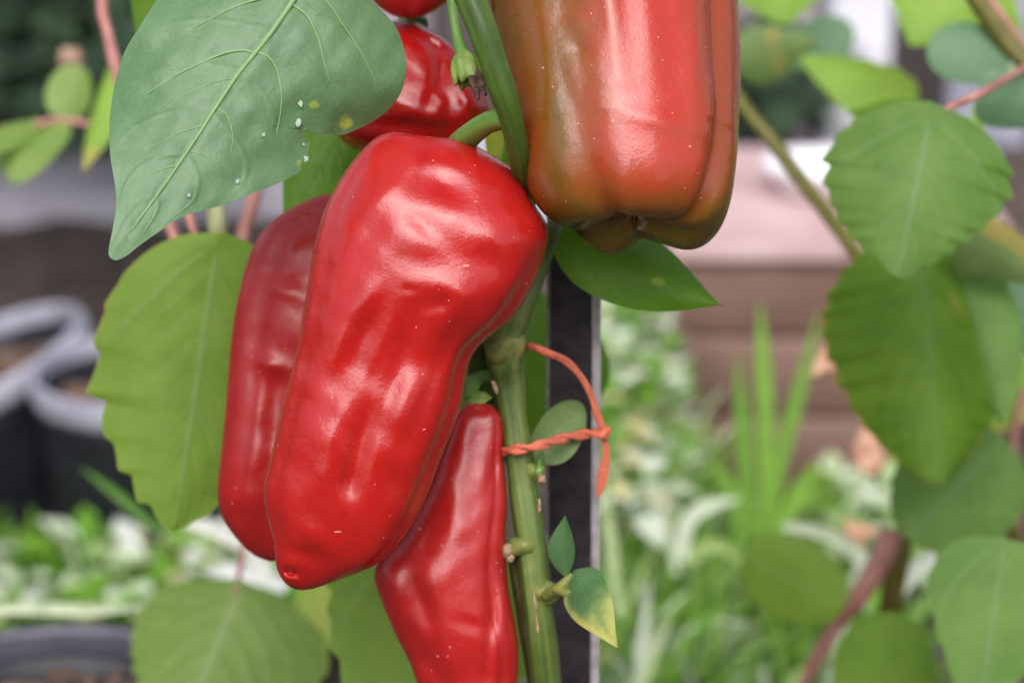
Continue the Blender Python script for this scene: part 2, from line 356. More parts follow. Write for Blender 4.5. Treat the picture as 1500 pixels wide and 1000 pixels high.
# ------------------------------------------------------------------ pots
def pot(label, px, py, d, a_px, rim_mat, lean=0.0, soil=.03):
    c = P(px, py, d); r = a_px * pxs(d); z = c.z
    t = thing('plant_pot', label, 'pot', (c.x, c.y, 0), 'black plastic pots on the soil')
    V, F = lathe([(.001, .004), (r * .74, .004), (r * .76, .01), (r * .93, z - .03), (r * .93, z - .012), (r * .90, z - .012), (r * .885, z - .03), (r * .72, .02), (.001, .02)], (c.x, c.y, 0))
    mesh('body', V, F, m_pot, t)
    V, F = lathe([(r * .935, z - .019), (r * .985, z - .019), (r, z - .014), (r, z - .003), (r * .985, z), (r * .955, z), (r * .94, z - .004), (r * .94, z - .014), (r * .935, z - .019)], (c.x, c.y, 0), 56)
    mesh('rim', V, F, rim_mat, t)
    # mulch inside
    n = 36; rr = np.linspace(0.02, .885, 9); V = []; 
    for q in rr:
        a = np.arange(n) / n * 2 * math.pi
        V.append(np.c_[c.x + r * q * np.cos(a), c.y + r * q * np.sin(a), z - soil + rng.normal(0, .0035, n)])
    mesh('potting_mulch', np.vstack(V), gridfaces(len(rr), n, True), m_mulch, t)
    V, F = [], []
    for k in range(60):
        q = math.sqrt(random.random()) * .78 * r; a = random.uniform(0, 6.28); s = random.uniform(.004, .011)
        Vb, Fb = box_geo((0, 0, 0), (s * 1.8, s, s * .5)); rot = np.array(Matrix.Rotation(random.uniform(0, 6), 3, 'Z') @ Matrix.Rotation(random.uniform(-.5, .5), 3, 'X'))
        Vb = Vb @ rot.T + np.array((c.x + q * math.cos(a), c.y + q * math.sin(a), z - soil + .006)); F += [tuple(i + len(V) * 8 for i in f) for f in Fb]; V.append(Vb)
    tag(mesh('bark_chips', np.vstack(V), F, m_mulch, t, smooth=False), kind='stuff')
    if lean:
        q = Matrix.Rotation(R(lean), 3, 'Y'); off = Vector((0, 0, z))
        for o in t.children:
            for v in o.data.vertices: v.co = q @ (v.co - off) + off
    return t
pot('black pot with painted sky sheen on its rim, leaning over at the left edge', -62, 535, 1.72, 198, m_rim_sheen, -21)
pot('black pot with painted sky sheen on its rim, half hidden behind the serrated leaf', 202, 538, 1.60, 156, m_rim_sheen)
pot('wide dark rimmed pot of bark chips at the lower left corner', 60, 1060, .98, 330, m_rimd, soil=.022)

# ------------------------------------------------------------------ leaves
def ss(x): return np.clip(x, 0, 1) ** 2 * (3 - 2 * np.clip(x, 0, 1))
def leaf_geo(base, tip, width, roll=0.0, shape='ovate', serr=0.0, nser=9, curl=0.0, fold=.12, heart=0.0, wave=0.0, bend=0.0, late=False, pleat=.022, nveins=7, slope=1.0, seed=0, nu=90, nv=21):
    """one blade from base to tip (world points); roll turns its side vector towards the view axis; bend curves it sideways"""
    g = np.random.default_rng(seed); base = np.array(base); tip = np.array(tip); ax = tip - base; L = np.linalg.norm(ax); ax /= L
    v = np.array(VIEW); s0 = np.cross(ax, v); s0 /= np.linalg.norm(s0); n0 = np.cross(s0, ax)   # n0 points away from or to the camera
    if n0 @ v > 0: n0 = -n0
    S = math.cos(roll) * s0 + math.sin(roll) * n0; N = np.cross(S, ax); N /= np.linalg.norm(N)
    if N @ v > 0: N = -N
    u = np.linspace(0, 1, nu)
    if shape == 'ovate': W = np.sin(math.pi * u ** .62) ** .85 * (1 - .25 * u)
    elif shape == 'round': W = np.sqrt(np.clip(1 - (2 * u - 1) ** 2, 0, 1)) ** .9 * (1 - .12 * u)
    elif shape == 'broad': W = np.sin(math.pi * u ** .50) ** .75 * (1 - .15 * u)
    elif shape == 'heart': W = np.sin(math.pi * u ** .60) ** .72
    elif shape == 'mulberry': W = np.sin(math.pi * u ** .66) ** .72
    elif shape == 'lance': W = np.sin(math.pi * u ** .8) ** 1.0
    else: W = np.sin(math.pi * u)
    W = W / W.max() * width / 2
    vv = np.linspace(-1, 1, nv); U, Vv = np.meshgrid(u, vv, indexing='ij')
    ph = g.uniform(0, 6.28, 6)
    def tooth(q):
        f = np.mod(q, 1.0); return np.where(f < .72, f / .72, (1 - f) / .28)
    out = []
    for side in (-1, 1):
        big = tooth(u * nser + g.uniform(0, 1) + .25 * np.sin(u * 9 + ph[0])); 
        env = ss((u - .05) / (.75 if late else .1)) * (1 - .55 * u ** 2) * (1 + .5 * np.sin(u * 17 + ph[5] + side))
        out.append(1 + serr * (big - .5) * 2 * env + .05 * np.sin(u * 5 + ph[1 + (side > 0)]))
    Wl = W * out[0]; Wr = W * out[1]
    X = np.where(Vv < 0, Vv * Wl[:, None], Vv * Wr[:, None])
    Y = U * L - heart * L * np.abs(Vv) ** 1.3 * np.exp(-U * 5.5) + serr * .35 * width * (np.abs(Vv) ** 6) * (np.where(Vv < 0, (out[0] - 1)[:, None], (out[1] - 1)[:, None])) / max(serr, 1e-6) * .5
    Z = -fold * width * np.abs(Vv) ** 1.5 * (W / W.max())[:, None] - curl * L * (U - .3) ** 2 + wave * width * np.sin(U * 11 + ph[3] + 2.2 * Vv) * np.abs(Vv) ** 1.5 + wave * .5 * width * np.sin(U * 5 + ph[4] + 3 * Vv)
    kk = (U - np.abs(Vv) ** 1.25 * slope * .55) * nveins; Z = Z + pleat * width * (1 - 2 * np.abs(np.mod(kk, 1) - .5)) * np.sin(math.pi * np.clip(np.abs(Vv), 0, 1)) ** .7 * (W / W.max())[:, None]
    X = X + bend * L * np.sin(math.pi * U)
    V = base + Y[..., None] * ax + X[..., None] * S + Z[..., None] * N
    return V.reshape(-1, 3), gridfaces(nu, nv), np.c_[U.ravel(), Vv.ravel() * .5 + .5], U.ravel(), Vv.ravel()
def leaf(parent, bpx, tpx, width_px, mat, name='leaf', tintf=None, label=None, **kw):
    """bpx, tpx: (px,py,depth); width in px at the mean depth"""
    d = (bpx[2] + tpx[2]) / 2
    V, F, uv, U, Vv = leaf_geo(P(*bpx), P(*tpx), width_px * pxs(d), **kw)
    o = mesh(name, V, F, mat, parent, uv=uv, tint=(tintf(U, Vv) if tintf else np.zeros(len(V))))
    if label: o['label'] = label
    return o
def edge_tint(lo=.8, amt=.9): return lambda U, V: amt * ss((np.maximum(np.abs(V), U * .98) - lo) / (1 - lo))
def ribbon(name, pts, widths, mat, parent, tint=0.0, up=None, cup=.25, steps=24):
    q = catmull(np.c_[np.array([list(p) for p in pts]), widths], steps); c = q[:, :3]; wd = np.maximum(q[:, 3], 1e-5)
    t = np.gradient(c, axis=0); t /= np.linalg.norm(t, axis=1)[:, None]
    up = np.array(up if up is not None else -np.array(VIEW)); s = np.cross(t, up); s /= np.linalg.norm(s, axis=1)[:, None]; n = np.cross(s, t)
    vv = np.linspace(-1, 1, 5); V = c[:, None, :] + s[:, None, :] * (vv[None, :, None] * wd[:, None, None] / 2) + n[:, None, :] * (cup * (np.abs(vv) ** 2)[None, :, None] * wd[:, None, None] / 2)
    uv = np.stack(np.meshgrid(np.linspace(0, 1, steps), vv * .5 + .5, indexing='ij'), -1).reshape(-1, 2)
    return mesh(name, V.reshape(-1, 3), gridfaces(steps, 5), mat, parent, uv=uv, tint=np.full(steps * 5, tint))

# ------------------------------------------------------------------ peppers
def smooth1(a, k):
    if k < 1: return a
    w_ = np.exp(-.5 * (np.arange(-3 * k, 3 * k + 1) / k) ** 2); w_ /= w_.sum()
    return np.stack([np.convolve(np.pad(a[:, i], 3 * k, mode='reflect', reflect_type='odd'), w_, 'valid') for i in range(a.shape[1])], 1)
def loft(rows, d0, ratio, nexp, zc, nr, nc, dents=(), lobes=(), sm=2, seed=0, rough=1.0):
    """fruit through paired left/right outline points (px); ratio = depth/half width; zc = depth offset (px) along the fruit.
    dents: (px,py,angle,len,wid,amp) in px on the near side; lobes: (phi0,phi1,sigma,depth,t0,t1) grooves along the fruit"""
    Rw = np.array(rows, float); q = catmull(Rw, nr); q = smooth1(q, sm)
    L, Rt = q[:, :2], q[:, 2:4]; c = (L + Rt) / 2; h = (Rt - L) / 2; hw = np.linalg.norm(h, axis=1)
    t = np.linspace(0, 1, nr); z0 = np.interp(t, np.linspace(0, 1, len(zc)), zc)
    z0 = smooth1(z0[:, None], max(2, nr // 25))[:, 0]
    hs_ = smooth1(hw[:, None], max(1, nr // 30))[:, 0]; dep = ratio * np.minimum(hs_, hw * 1.4 + 1)
    phi = np.arange(nc) / nc * 2 * math.pi; cs, sn = np.cos(phi), np.sin(phi)
    e = 2.0 / nexp; sx = np.sign(cs) * np.abs(cs) ** e; sz = np.sign(sn) * np.abs(sn) ** e
    fac = np.ones((nr, nc))
    for p0, p1, sg, dp, t0, t1 in lobes:
        pc = p0 + (p1 - p0) * t; dlt = (phi[None, :] - pc[:, None] + math.pi) % (2 * math.pi) - math.pi
        win = ss((t - t0) / .12) * ss((t1 - t) / .12); fac *= 1 - dp * np.exp(-(dlt / sg) ** 2) * win[:, None]
    X = c[:, 0:1] + h[:, 0:1] * sx[None, :] * fac; Y = c[:, 1:2] + h[:, 1:2] * sx[None, :] * fac
    Z = z0[:, None] - dep[:, None] * sz[None, :] * fac            # sin>0 is the near side
    for px, py, ang, ln, wd, amp in dents:
        ca, sa = math.cos(R(ang)), math.sin(R(ang)); du = (X - px) * ca + (Y - py) * sa; dv = -(X - px) * sa + (Y - py) * ca
        front = ss((sz[None, :] * fac) / .35)
        Z += amp * np.exp(-(du / ln) ** 2 - (dv / wd) ** 2) * front
    # slow unevenness of real skin
    g = np.random.default_rng(seed); front = ss((sz[None, :] + .2) / .6)
    for k in range(14):
        a = g.uniform(0, 6.28); wl = g.uniform(95, 260); kx, ky = math.cos(a) / wl * 6.28, math.sin(a) / wl * 6.28
        Z += rough * wl * .0042 * np.sin(kx * X + ky * Y + g.uniform(0, 6.28)) * front
    for k in range(16):
        a = g.uniform(0, 6.28); wl = g.uniform(38, 80); kx, ky = math.cos(a) / wl * 6.28, math.sin(a) / wl * 6.28
        Z += rough * wl * .0036 * np.sin(kx * X + ky * Y + g.uniform(0, 6.28) + .8 * np.sin(X / 61 + Y / 83 + k)) * front
    return X, Y, Z, d0
def loft_mesh(name, lf, mat, parent, tintf=None):
    X, Y, Z, d0 = lf; nr, nc = X.shape
    V = PN(X, Y, d0 + Z * pxs(d0)).reshape(-1, 3); F = gridfaces(nr, nc, True)
    tn = tintf(X, Y, Z) if tintf else np.full(X.shape, .55)
    F.append(tuple(range(nc))); F.append(tuple(range((nr - 1) * nc, nr * nc))[::-1])
    return mesh(name, V, F, mat, parent, tint=tn.ravel())
def prow(L, Rr): return (*L, *Rr)
PG = 'peppers hanging on the plant'

# --- the large front pepper
D_F = .655
rowsF = [prow(*p) for p in [((632,203),(648,203)),((603,197),(676,204)),((571,193),(715,223)),((546,204),(744,241)),((526,225),(764,258)),((510,245),(774,283)),
    ((495,268),(788,308)),((480,295),(800,325)),((468,327),(804,346)),((460,358),(800,368)),((455,388),(788,402)),((450,420),(770,438)),((445,450),(748,468)),
    ((440,480),(722,489)),((434,512),(696,513)),((426,546),(683,546)),((416,585),(677,588)),((406,626),(662,632)),((396,672),(645,672)),((388,704),(631,712)),
    ((386,735),(613,752)),((393,763),(594,783)),((400,786),(570,811)),((403,808),(542,832)),((404,829),(510,844)),((411,845),(480,855)),((421,857),(459,862)),((434,863),(442,864))]]
dF = [ # valleys (positive = pushed away) and ridges (negative)
    (655, 268, 35, 34, 18, 6), (610, 240, 12, 50, 18, -3), (590, 262, 130, 40, 16, -4), (622, 330, 40, 40, 14, 3), (545, 300, 118, 70, 16, -5), (535, 355, 100, 60, 36, 7),
    (600, 385, 12, 74, 42, 6.5), (690, 380, 20, 40, 26, 5), (650, 420, 20, 40, 18, -6),
    (640, 446, 0, 24, 12, 3), (672, 448, 112, 28, 17, -6), (598, 424, 30, 10, 7, 3), (720, 330, 60, 60, 30, -4),
    (585, 455, 35, 44, 26, 3.5), (510, 470, 118, 60, 20, -4), (486, 520, 108, 60, 22, -5), (545, 470, 122, 60, 14, 2.6), (562, 495, 118, 50, 14, -2.6),
    (592, 500, 112, 40, 13, 2.2), (572, 535, 108, 60, 14, -3.4), (562, 590, 106, 90, 20, 7), (522, 668, 103, 70, 17, 9), (548, 640, 100, 60, 16, -4),
    (478, 640, 104, 90, 26, -4), (500, 738, 100, 34, 22, -5), (510, 708, 100, 22, 11, 4), (480, 590, 100, 40, 18, 3),
    (600, 610, 106, 120, 34, -5), (628, 570, 112, 120, 14, 4),
    (425, 838, 20, 9, 5, 14), (432, 848, 40, 12, 6, -3), (440, 810, 20, 30, 12, 5), (470, 790, 30, 40, 18, -3), (560, 780, 120, 50, 26, -3)]
lfF = loft(rowsF, D_F, .74, 2.5, [12, 8, 2, -4, -6, -4, 0, 4, 6, 8, 10], 250, 220, dF,
           [(2.66, 2.56, .22, .035, .10, .97), (.40, .48, .20, .055, .30, .96), (4.3, 4.5, .3, .1, 0.05, .95), (5.4, 5.3, .3, .1, 0.05, .95)], 3, 3)
pf = thing('pepper', 'largest red pepper in front, dimpled, tapering down to a blunt puckered tip', 'pepper', P(640, 203, D_F), PG)
loft_mesh('fruit', lfF, m_red, pf, lambda X, Y, Z: .62 - .35 * np.exp(-((X - 440) / 60) ** 2 - ((Y - 850) / 40) ** 2) * .5 + .0 * X)
st = [(662, 232, .668), (676, 212, .660), (694, 194, .650), (716, 179, .642), (738, 174, .637), (756, 182, .636)]
tube('stalk', pt(st, .65), [pxs(.65) * k for k in (22, 20, 17.5, 16, 16, 17)], m_stalk, pf, n=18, steps=44, ridge=.05, nr=5)

# --- the four lobed pepper turning from green to red
tp = thing('pepper', 'blocky half ripe pepper, brownish orange with a pink gloss, hanging upper right', 'pepper', P(880, -260, .668), PG)
def blocky():
    d0 = .662; nr, nc = 210, 300; s = np.linspace(0, 1, nr); th = np.arange(nc) / nc * 2 * math.pi
    # profile: r(s), a(s) = distance along the axis from the top, ends with the dimple of the blossom end
    prof = np.array([(.02, 40), (.25, 28), (.55, 6), (.80, 4), (.97, 40), (1.05, 110), (1.06, 200), (1.03, 300), (.995, 390), (.97, 450), (.935, 505), (.87, 555), (.77, 592), (.64, 614), (.50, 622), (.36, 619), (.21, 609), (.03, 602)])
    pr = catmull(prof, nr); r0, a0 = pr[:, 0], pr[:, 1]; low = ss((a0 - 430) / 150) 
    fac = np.ones((nr, nc)); dz = np.zeros((nr, nc))
    for ang, sg, dp, lowdp in ((-31, .13, .075, .16), (-117, .21, .085, .07), (84, .17, .11, .13), (150, .2, .11, .12)):
        dl = (th - R(ang) + math.pi) % (2 * math.pi) - math.pi
        e_ = np.exp(-(dl / sg) ** 2); e2 = np.exp(-(dl / (sg * .9 + .05)) ** 2)
        fac *= 1 - (dp * (1 - low)[:, None] + (lowdp * low)[:, None]) * np.where((low > .3)[:, None], e2, e_)
        dz -= {-117: 16, -31: 26, 84: 17, 150: 16}[ang] * low[:, None] * e2 * np.clip(r0[:, None], 0, .8)
    # lobes of unequal length
    for ang, ln in ((-76, 2), (30, 22), (112, 20), (205, 2)):
        dl = (th - R(ang) + math.pi) % (2 * math.pi) - math.pi; dz += ln * low[:, None] * np.exp(-(dl / .5) ** 2)
    rr = r0[:, None] * fac
    cx = np.interp(a0, [0, 620], [872, 931])
    HW = 175
    X = rr * np.cos(th) * HW; D = -rr * np.sin(th) * -HW * .92; A = a0[:, None] + dz
    g = np.random.default_rng(5)
    # creases and waviness of the skin
    X2 = X.copy(); 
    wv = np.zeros_like(X)
    for k in range(12):
        wl = g.uniform(90, 240); aa = g.uniform(0, 6.28); wv += wl * .0040 * np.sin((math.cos(aa) * X * 1.4 + math.sin(aa) * A * .6 + D * .5) / wl * 6.28 + g.uniform(0, 6.28))
    for (gx, ga, an, ln, wd, am) in ((20, 330, 92, 130, 26, 5), (72, 300, 90, 150, 22, 4), (-12, 290, 88, 90, 14, -4), (110, 380, 95, 120, 12, -3), (-70, 420, 85, 50, 12, -3), (-60, 350, 20, 14, 10, -3), (-58, 390, 20, 14, 10, 3), (55, 500, 10, 70, 14, -3), (-84, 380, 90, 170, 34, -6)):
        ca, sa = math.cos(R(an)), math.sin(R(an)); du = (X - gx) * ca + (A - ga) * sa; dv = -(X - gx) * sa + (A - ga) * ca
        wv -= am * np.exp(-(du / ln) ** 2 - (dv / wd) ** 2) * (np.sin(th) < 0)[None, :]
    X = X + wv * np.cos(th); D = D + wv * np.sin(th) 
    tl = R(15)   # blossom end tipped towards the camera
    Ac = A - 300
    Yp = Ac * math.cos(tl) + D * math.sin(tl); Zp = -Ac * math.sin(tl) + D * math.cos(tl)
    Xp = X + cx[:, None]
    return Xp, Yp + 22, Zp, d0, A, X, th
Xp, Yp, Zp, d0, A_, X_, th_ = blocky()
def turn_tint(X, Y, Z):
    red = np.exp(-((X - 960) / 95) ** 2) * ss((330 - Y) / 120) * 1.0 + .35 * np.exp(-((X - 775) / 22) ** 2 - ((Y - 230) / 90) ** 2) + .10 * ss((X - 1040) / 40) * ss((330 - Y) / 160)
    return np.clip(.30 + .75 * red - .16 * np.exp(-((X - 820) / 45) ** 2) - .22 * ss((Y - 280) / 60), 0, 1)
nr, nc = Xp.shape
V = PN(Xp, Yp, d0 + Zp * pxs(d0)).reshape(-1, 3); F = gridfaces(nr, nc, True); F.append(tuple(range(nc))); F.append(tuple(range((nr - 1) * nc, nr * nc))[::-1])
mesh('fruit', V, F, m_turn, tp, tint=turn_tint(Xp, Yp, Zp).ravel())
tube('stalk', pt([(872, -240, .70), (850, -310, .70), (800, -350, .69), (740, -330, .68)], .69), [pxs(.68) * k for k in (24, 18, 16, 17)], m_stalk, tp, n=14, ridge=.05)

# --- red pepper behind on the left
D_B = .705
rowsB = [prow(*p) for p in [((486,284),(500,284)),((462,288),(528,290)),((428,304),(556,306)),((398,324),(572,335)),((376,350),(580,370)),((362,384),(582,405)),((352,420),(580,445)),
    ((343,462),(572,490)),((337,510),(560,540)),((333,560),(548,590)),((328,620),(535,640)),((321,684),(522,690)),((318,726),(508,730)),((325,757),(492,765)),((345,787),(470,795)),((370,812),(440,815)),((394,822),(410,822))]]
dB = [(400, 400, 15, 50, 24, 9), (420, 425, 25, 40, 14, -7), (380, 480, 100, 60, 26, 8), (400, 535, 20, 24, 12, -8), (405, 620, 95, 80, 18, 9), (360, 640, 95, 120, 22, -5), (440, 308, 150, 30, 9, -6), (420, 320, 10, 50, 10, 4)]
pb = thing('pepper', 'red pepper hanging behind the largest one on its left, mostly covered by it', 'pepper', P(495, 284, D_B), PG)
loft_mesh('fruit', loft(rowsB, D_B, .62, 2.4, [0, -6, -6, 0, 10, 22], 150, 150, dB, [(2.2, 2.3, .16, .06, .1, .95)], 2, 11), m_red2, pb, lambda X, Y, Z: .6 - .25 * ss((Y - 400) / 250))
tube('stalk', pt([(520, 296, .715), (545, 270, .72), (600, 262, .715), (700, 300, .70), (730, 330, .69)], .7), [pxs(.7) * k for k in (20, 17, 15, 15, 16)], m_stalk, pb, n=12, ridge=.05)

# --- narrow red pepper at the bottom
D_N = .688
rowsN = [prow(*p) for p in [((697,589),(705,589)),((686,591),(719,593)),((674,600),(732,605)),((664,616),(737,622)),((656,636),(738,645)),((648,660),(737,668)),((636,690),(741,700)),((618,730),(743,735)),
    ((592,775),(741,780)),((562,808),(742,828)),((547,842),(747,872)),((560,884),(755,915)),((577,925),(760,955)),((598,965),(758,1000)),((611,1000),(752,1045)),((630,1050),(742,1085)),((652,1100),(728,1120)),((684,1140),(696,1142))]]
dN = [(700, 640, 100, 50, 16, 5), (610, 870, 60, 60, 20, 12), (585, 850, 60, 50, 16, -5), (640, 900, 75, 80, 18, -4), (720, 905, 95, 30, 12, 5), (690, 915, 20, 20, 10, 4), (715, 950, 95, 60, 9, 5), (735, 900, 95, 120, 10, -4), (620, 960, 60, 60, 16, 9), (672, 960, 90, 50, 16, -4), (690, 600, 0, 30, 8, 3), (660, 760, 95, 90, 22, -4), (722, 690, 100, 30, 9, 5)]
pn = thing('pepper', 'narrow wrinkled red pepper hanging lowest, running off the bottom beside the stem', 'pepper', P(701, 589, D_N), PG)
loft_mesh('fruit', loft(rowsN, D_N, .70, 2.3, [-6, -6, -4, 2, 12, 26], 170, 150, dN, [(2.0, 1.9, .2, .06, .35, .98), (.75, .8, .13, .05, .1, .98)], 2, 21), m_red2, pn, lambda X, Y, Z: .62 - .2 * np.exp(-((X - 600) / 50) ** 2) * ss((Y - 820) / 60))
V, F, uv = tube_geo(pt([(701, 596, .690), (694, 586, .690), (690, 580, .690)], .69), [pxs(.69) * k for k in (26, 22, 14)], n=16, ridge=.12, nr=6)
mesh('calyx', V, F, m_calyx, pn, uv=uv)
tube('stalk', pt([(692, 584, .690), (690, 570, .692), (702, 552, .694), (718, 548, .694)], .69), [pxs(.69) * k for k in (12, 11, 11, 12)], m_stalk, pn, n=12, ridge=.06)

# --- red pepper behind at the top, and the one above it
D_T = .72
rowsT = [prow(*p) for p in [((604,32),(612,33)),((588,30),(634,46)),((556,36),(656,62)),((520,62),(680,88)),((490,108),(706,124)),((478,152),(722,160)),((488,190),(716,192)),((510,214),(690,216)),((548,228),(650,228)),((592,234),(606,234))]]
dT = [(625, 60, 30, 60, 9, 7), (620, 44, 30, 60, 7, -5), (640, 120, 110, 50, 12, 8), (610, 110, 45, 30, 6, 4), (625, 125, 45, 40, 5, -3), (605, 160, 10, 40, 18, -7), (600, 185, 5, 80, 12, 6), (690, 150, 60, 30, 12, -8), (700, 175, 60, 20, 8, 6)]
pt_ = thing('pepper', 'red pepper behind the blue green leaf, between it and the green branch', 'pepper', P(608, 32, D_T), PG)
loft_mesh('fruit', loft(rowsT, D_T, .72, 2.6, [6, -4, -6, 0, 6], 120, 140, dT, [(1.1, 1.2, .16, .08, .1, .95)], 2, 31), m_red, pt_)
tube('stalk', pt([(606, 40, .735), (600, 10, .74), (612, -30, .735), (660, -50, .70)], .73), [pxs(.72) * k for k in (22, 17, 15, 15)], m_stalk, pt_, n=12, ridge=.05)
rowsU = [prow(*p) for p in [((566,-230),(600,-230)),((520,-215),(650,-210)),((500,-170),(680,-160)),((500,-110),(684,-100)),((512,-60),(676,-50)),((530,-20),(664,-10)),((552,8),(648,10)),((575,23),(624,22)),((594,27),(604,27))]]
pu = thing('pepper', 'red pepper of which only the rounded bottom shows at the top edge above the others', 'pepper', P(583, -230, .71), PG)
loft_mesh('fruit', loft(rowsU, .71, .75, 2.4, [0, 0, 0], 90, 110, [(600, 0, 90, 40, 12, 5)], [(1.6, 1.6, .2, .06, .1, .95)], 2, 41), m_red2, pu)
tube('stalk', pt([(583, -220, .715), (600, -270, .715), (650, -290, .70), (680, -270, .68)], .71), [pxs(.71) * k for k in (22, 17, 15, 15)], m_stalk, pu, n=12, ridge=.05)

# ------------------------------------------------------------------ the pepper plant
gz = G(830, 990, 0)
pl = thing('pepper_plant', 'green pepper plant stem with its leaves, tied to the black stake', 'plant', P(800, 1020, .70))
s_ = pxs(.69)
def stem(name, pts, d, rads, mat, **kw): return tube(name, pt(pts, d), [r * pxs(d) for r in rads], mat, pl, **kw)
ms = stem('stem', [(822, 1500, .74), (812, 1150, .71), (800, 1000, .698), (790, 900, .69), (778, 800, .688), (765, 700, .688), (753, 620, .688), (745, 560, .688), (740, 520, .686), (741, 490, .684), (756, 455, .682), (774, 420, .682), (793, 380, .682), (808, 345, .684), (818, 310, .69), (838, 200, .70), (850, 60, .71), (856, -120, .72)], .69,
     [24, 23, 22, 21.5, 22, 21, 20, 23, 29, 30, 24, 19, 15, 13, 12.5, 12, 12, 11], m_stem, n=40, steps=220, ridge=.055, nr=5, wob=.03, seed=2)
stem('branch', [(758, 680, .700), (742, 640, .700), (722, 595, .700), (706, 555, .698), (702, 515, .694), (714, 440, .690), (745, 350, .684), (770, 300, .668), (763, 245, .645), (750, 180, .633), (732, 120, .628), (712, 60, .626), (690, 0, .626), (672, -50, .628), (655, -140, .64), (650, -300, .66)], .65,
     [17, 18, 20, 21, 20, 18, 16, 14, 15, 17, 19, 20.5, 22, 23, 22, 20], m_stemd, n=24, steps=150, ridge=.06, nr=5, wob=.03, seed=4)
stem('branch', [(752, 800, .690), (756, 830, .694), (768, 900, .698), (778, 960, .70), (790, 1040, .706), (800, 1160, .715)], .7, [12, 11, 11, 12, 12, 12], m_stem_shade, n=16, steps=60, ridge=.08, nr=4, wob=.04)  # side shadow along the main stem's ridge, built as a dark extra stem
def blob(name, px, py, d, rx, ry, mat, parent, seed=0, amp=.18, n=14, rz=None, ang=0):
    g = np.random.default_rng(seed); ph = g.uniform(0, 6.28, 5); V = []
    for i in range(n + 1):
        la = math.pi * i / n
        for j in range(2 * n):
            lo = math.pi * j / n
            x, y, z = math.sin(la) * math.cos(lo), math.cos(la), math.sin(la) * math.sin(lo)
            q = 1 + amp * (math.sin(3 * x + ph[0]) * math.sin(3 * y + ph[1]) + .6 * math.sin(5 * z + ph[2] + 3 * x))
            xx, yy = x * rx * q, y * ry * q; ca, sa = math.cos(R(ang)), math.sin(R(ang))
            V.append(P(px + xx * ca - yy * sa, py + xx * sa + yy * ca, d + z * (rz or min(rx, ry)) * q * pxs(d)))
    return mesh(name, [list(v) for v in V], gridfaces(n + 1, 2 * n, True), mat, parent)
blob('node', 740, 508, .6835, 29, 30, m_node, pl, 1, .14)
blob('node', 768, 800, .686, 24, 16, m_node, pl, 2, .15)
blob('node', 776, 690, .687, 22, 16, m_node, pl, 3, .15)
blob('node', 796, 868, .687, 24, 20, m_node, pl, 5, .15)
for px, py, rx, ry, a in ((743, 806, 8, 10, 20), (748, 818, 6, 6, 0), (725, 567, 4, 10, -25), (841, 868, 5, 7, 10), (793, 702, 7, 8, 0), (790, 740, 3, 10, 0), (784, 880, 2.5, 18, -8), (787, 915, 2.5, 14, -8)):
    blob('scar', px, py, .672 if px != 725 else .676, rx, ry, m_scar, pl, int(px), .2, 8, None, a)
# small side shoots
stem('side_shoot', [(800, 872, .683), (816, 862, .678), (830, 850, .676), (838, 840, .676)], .68, [9, 7.5, 6.5, 4.5], m_node, n=12, steps=24)
stem('side_shoot', [(815, 862, .678), (828, 868, .674), (842, 868, .672)], .68, [8, 6, 4.5], m_node, n=12, steps=16)
stem('side_shoot', [(786, 700, .680), (790, 688, .677), (790, 676, .686), (794, 664, .695)], .68, [6, 6, 4.5, 3.5], m_stalk, n=10, steps=20)
leaf(pl, (829, 846, .676), (829, 757, .668), 40, m_leafs, shape='lance', fold=.25, curl=.1, roll=.2, seed=3, bend=.04)
leaf(pl, (838, 834, .676), (893, 938, .650), 76, m_leafs, shape='ovate', fold=.10, curl=.25, roll=.25, seed=5, wave=.02,
     tintf=lambda U, V: 1.0 * ss((U - .3) / .5) * (.45 + .55 * np.abs(V)) + .5 * ss((np.abs(V) - .55) / .4) * (V < 0.2) + .3 * ss((U - .7) / .25))
leaf(pl, (790, 676, .694), (846, 584, .704), 72, m_leafpale, shape='round', fold=.1, curl=.1, roll=-.3, seed=8, wave=.03)
# leaf under the blocky pepper
leaf(pl, (800, 312, .690), (1054, 454, .690), 138, m_leafp, shape='lance', fold=.22, curl=-.12, roll=-.45, seed=9, wave=.03, tintf=lambda U, V: .55 * np.exp(-((U - .66) / .08) ** 2 - ((V + .2) / .25) ** 2))
leaf(pl, (760, 160, .70), (725, 285, .705), 110, m_leafp, shape='ovate', fold=.2, roll=.4, seed=10, tintf=lambda U, V: 1.0 * (V < -.1) * .8)
# large green leaves of the plant behind the fruit
leaf(pl, (560, 90, .755), (415, 330, .735), 190, m_leafp, shape='ovate', fold=.1, roll=.2, seed=12, curl=.1)
leaf(pl, (800, 430, .80), (690, 700, .80), 260, m_canev, shape='ovate', fold=.08, roll=.1, seed=13, curl=.1)
leaf(pl, (300, -160, .78), (222, 160, .78), 180, m_canev, shape='ovate', fold=.1, roll=.2, seed=15)
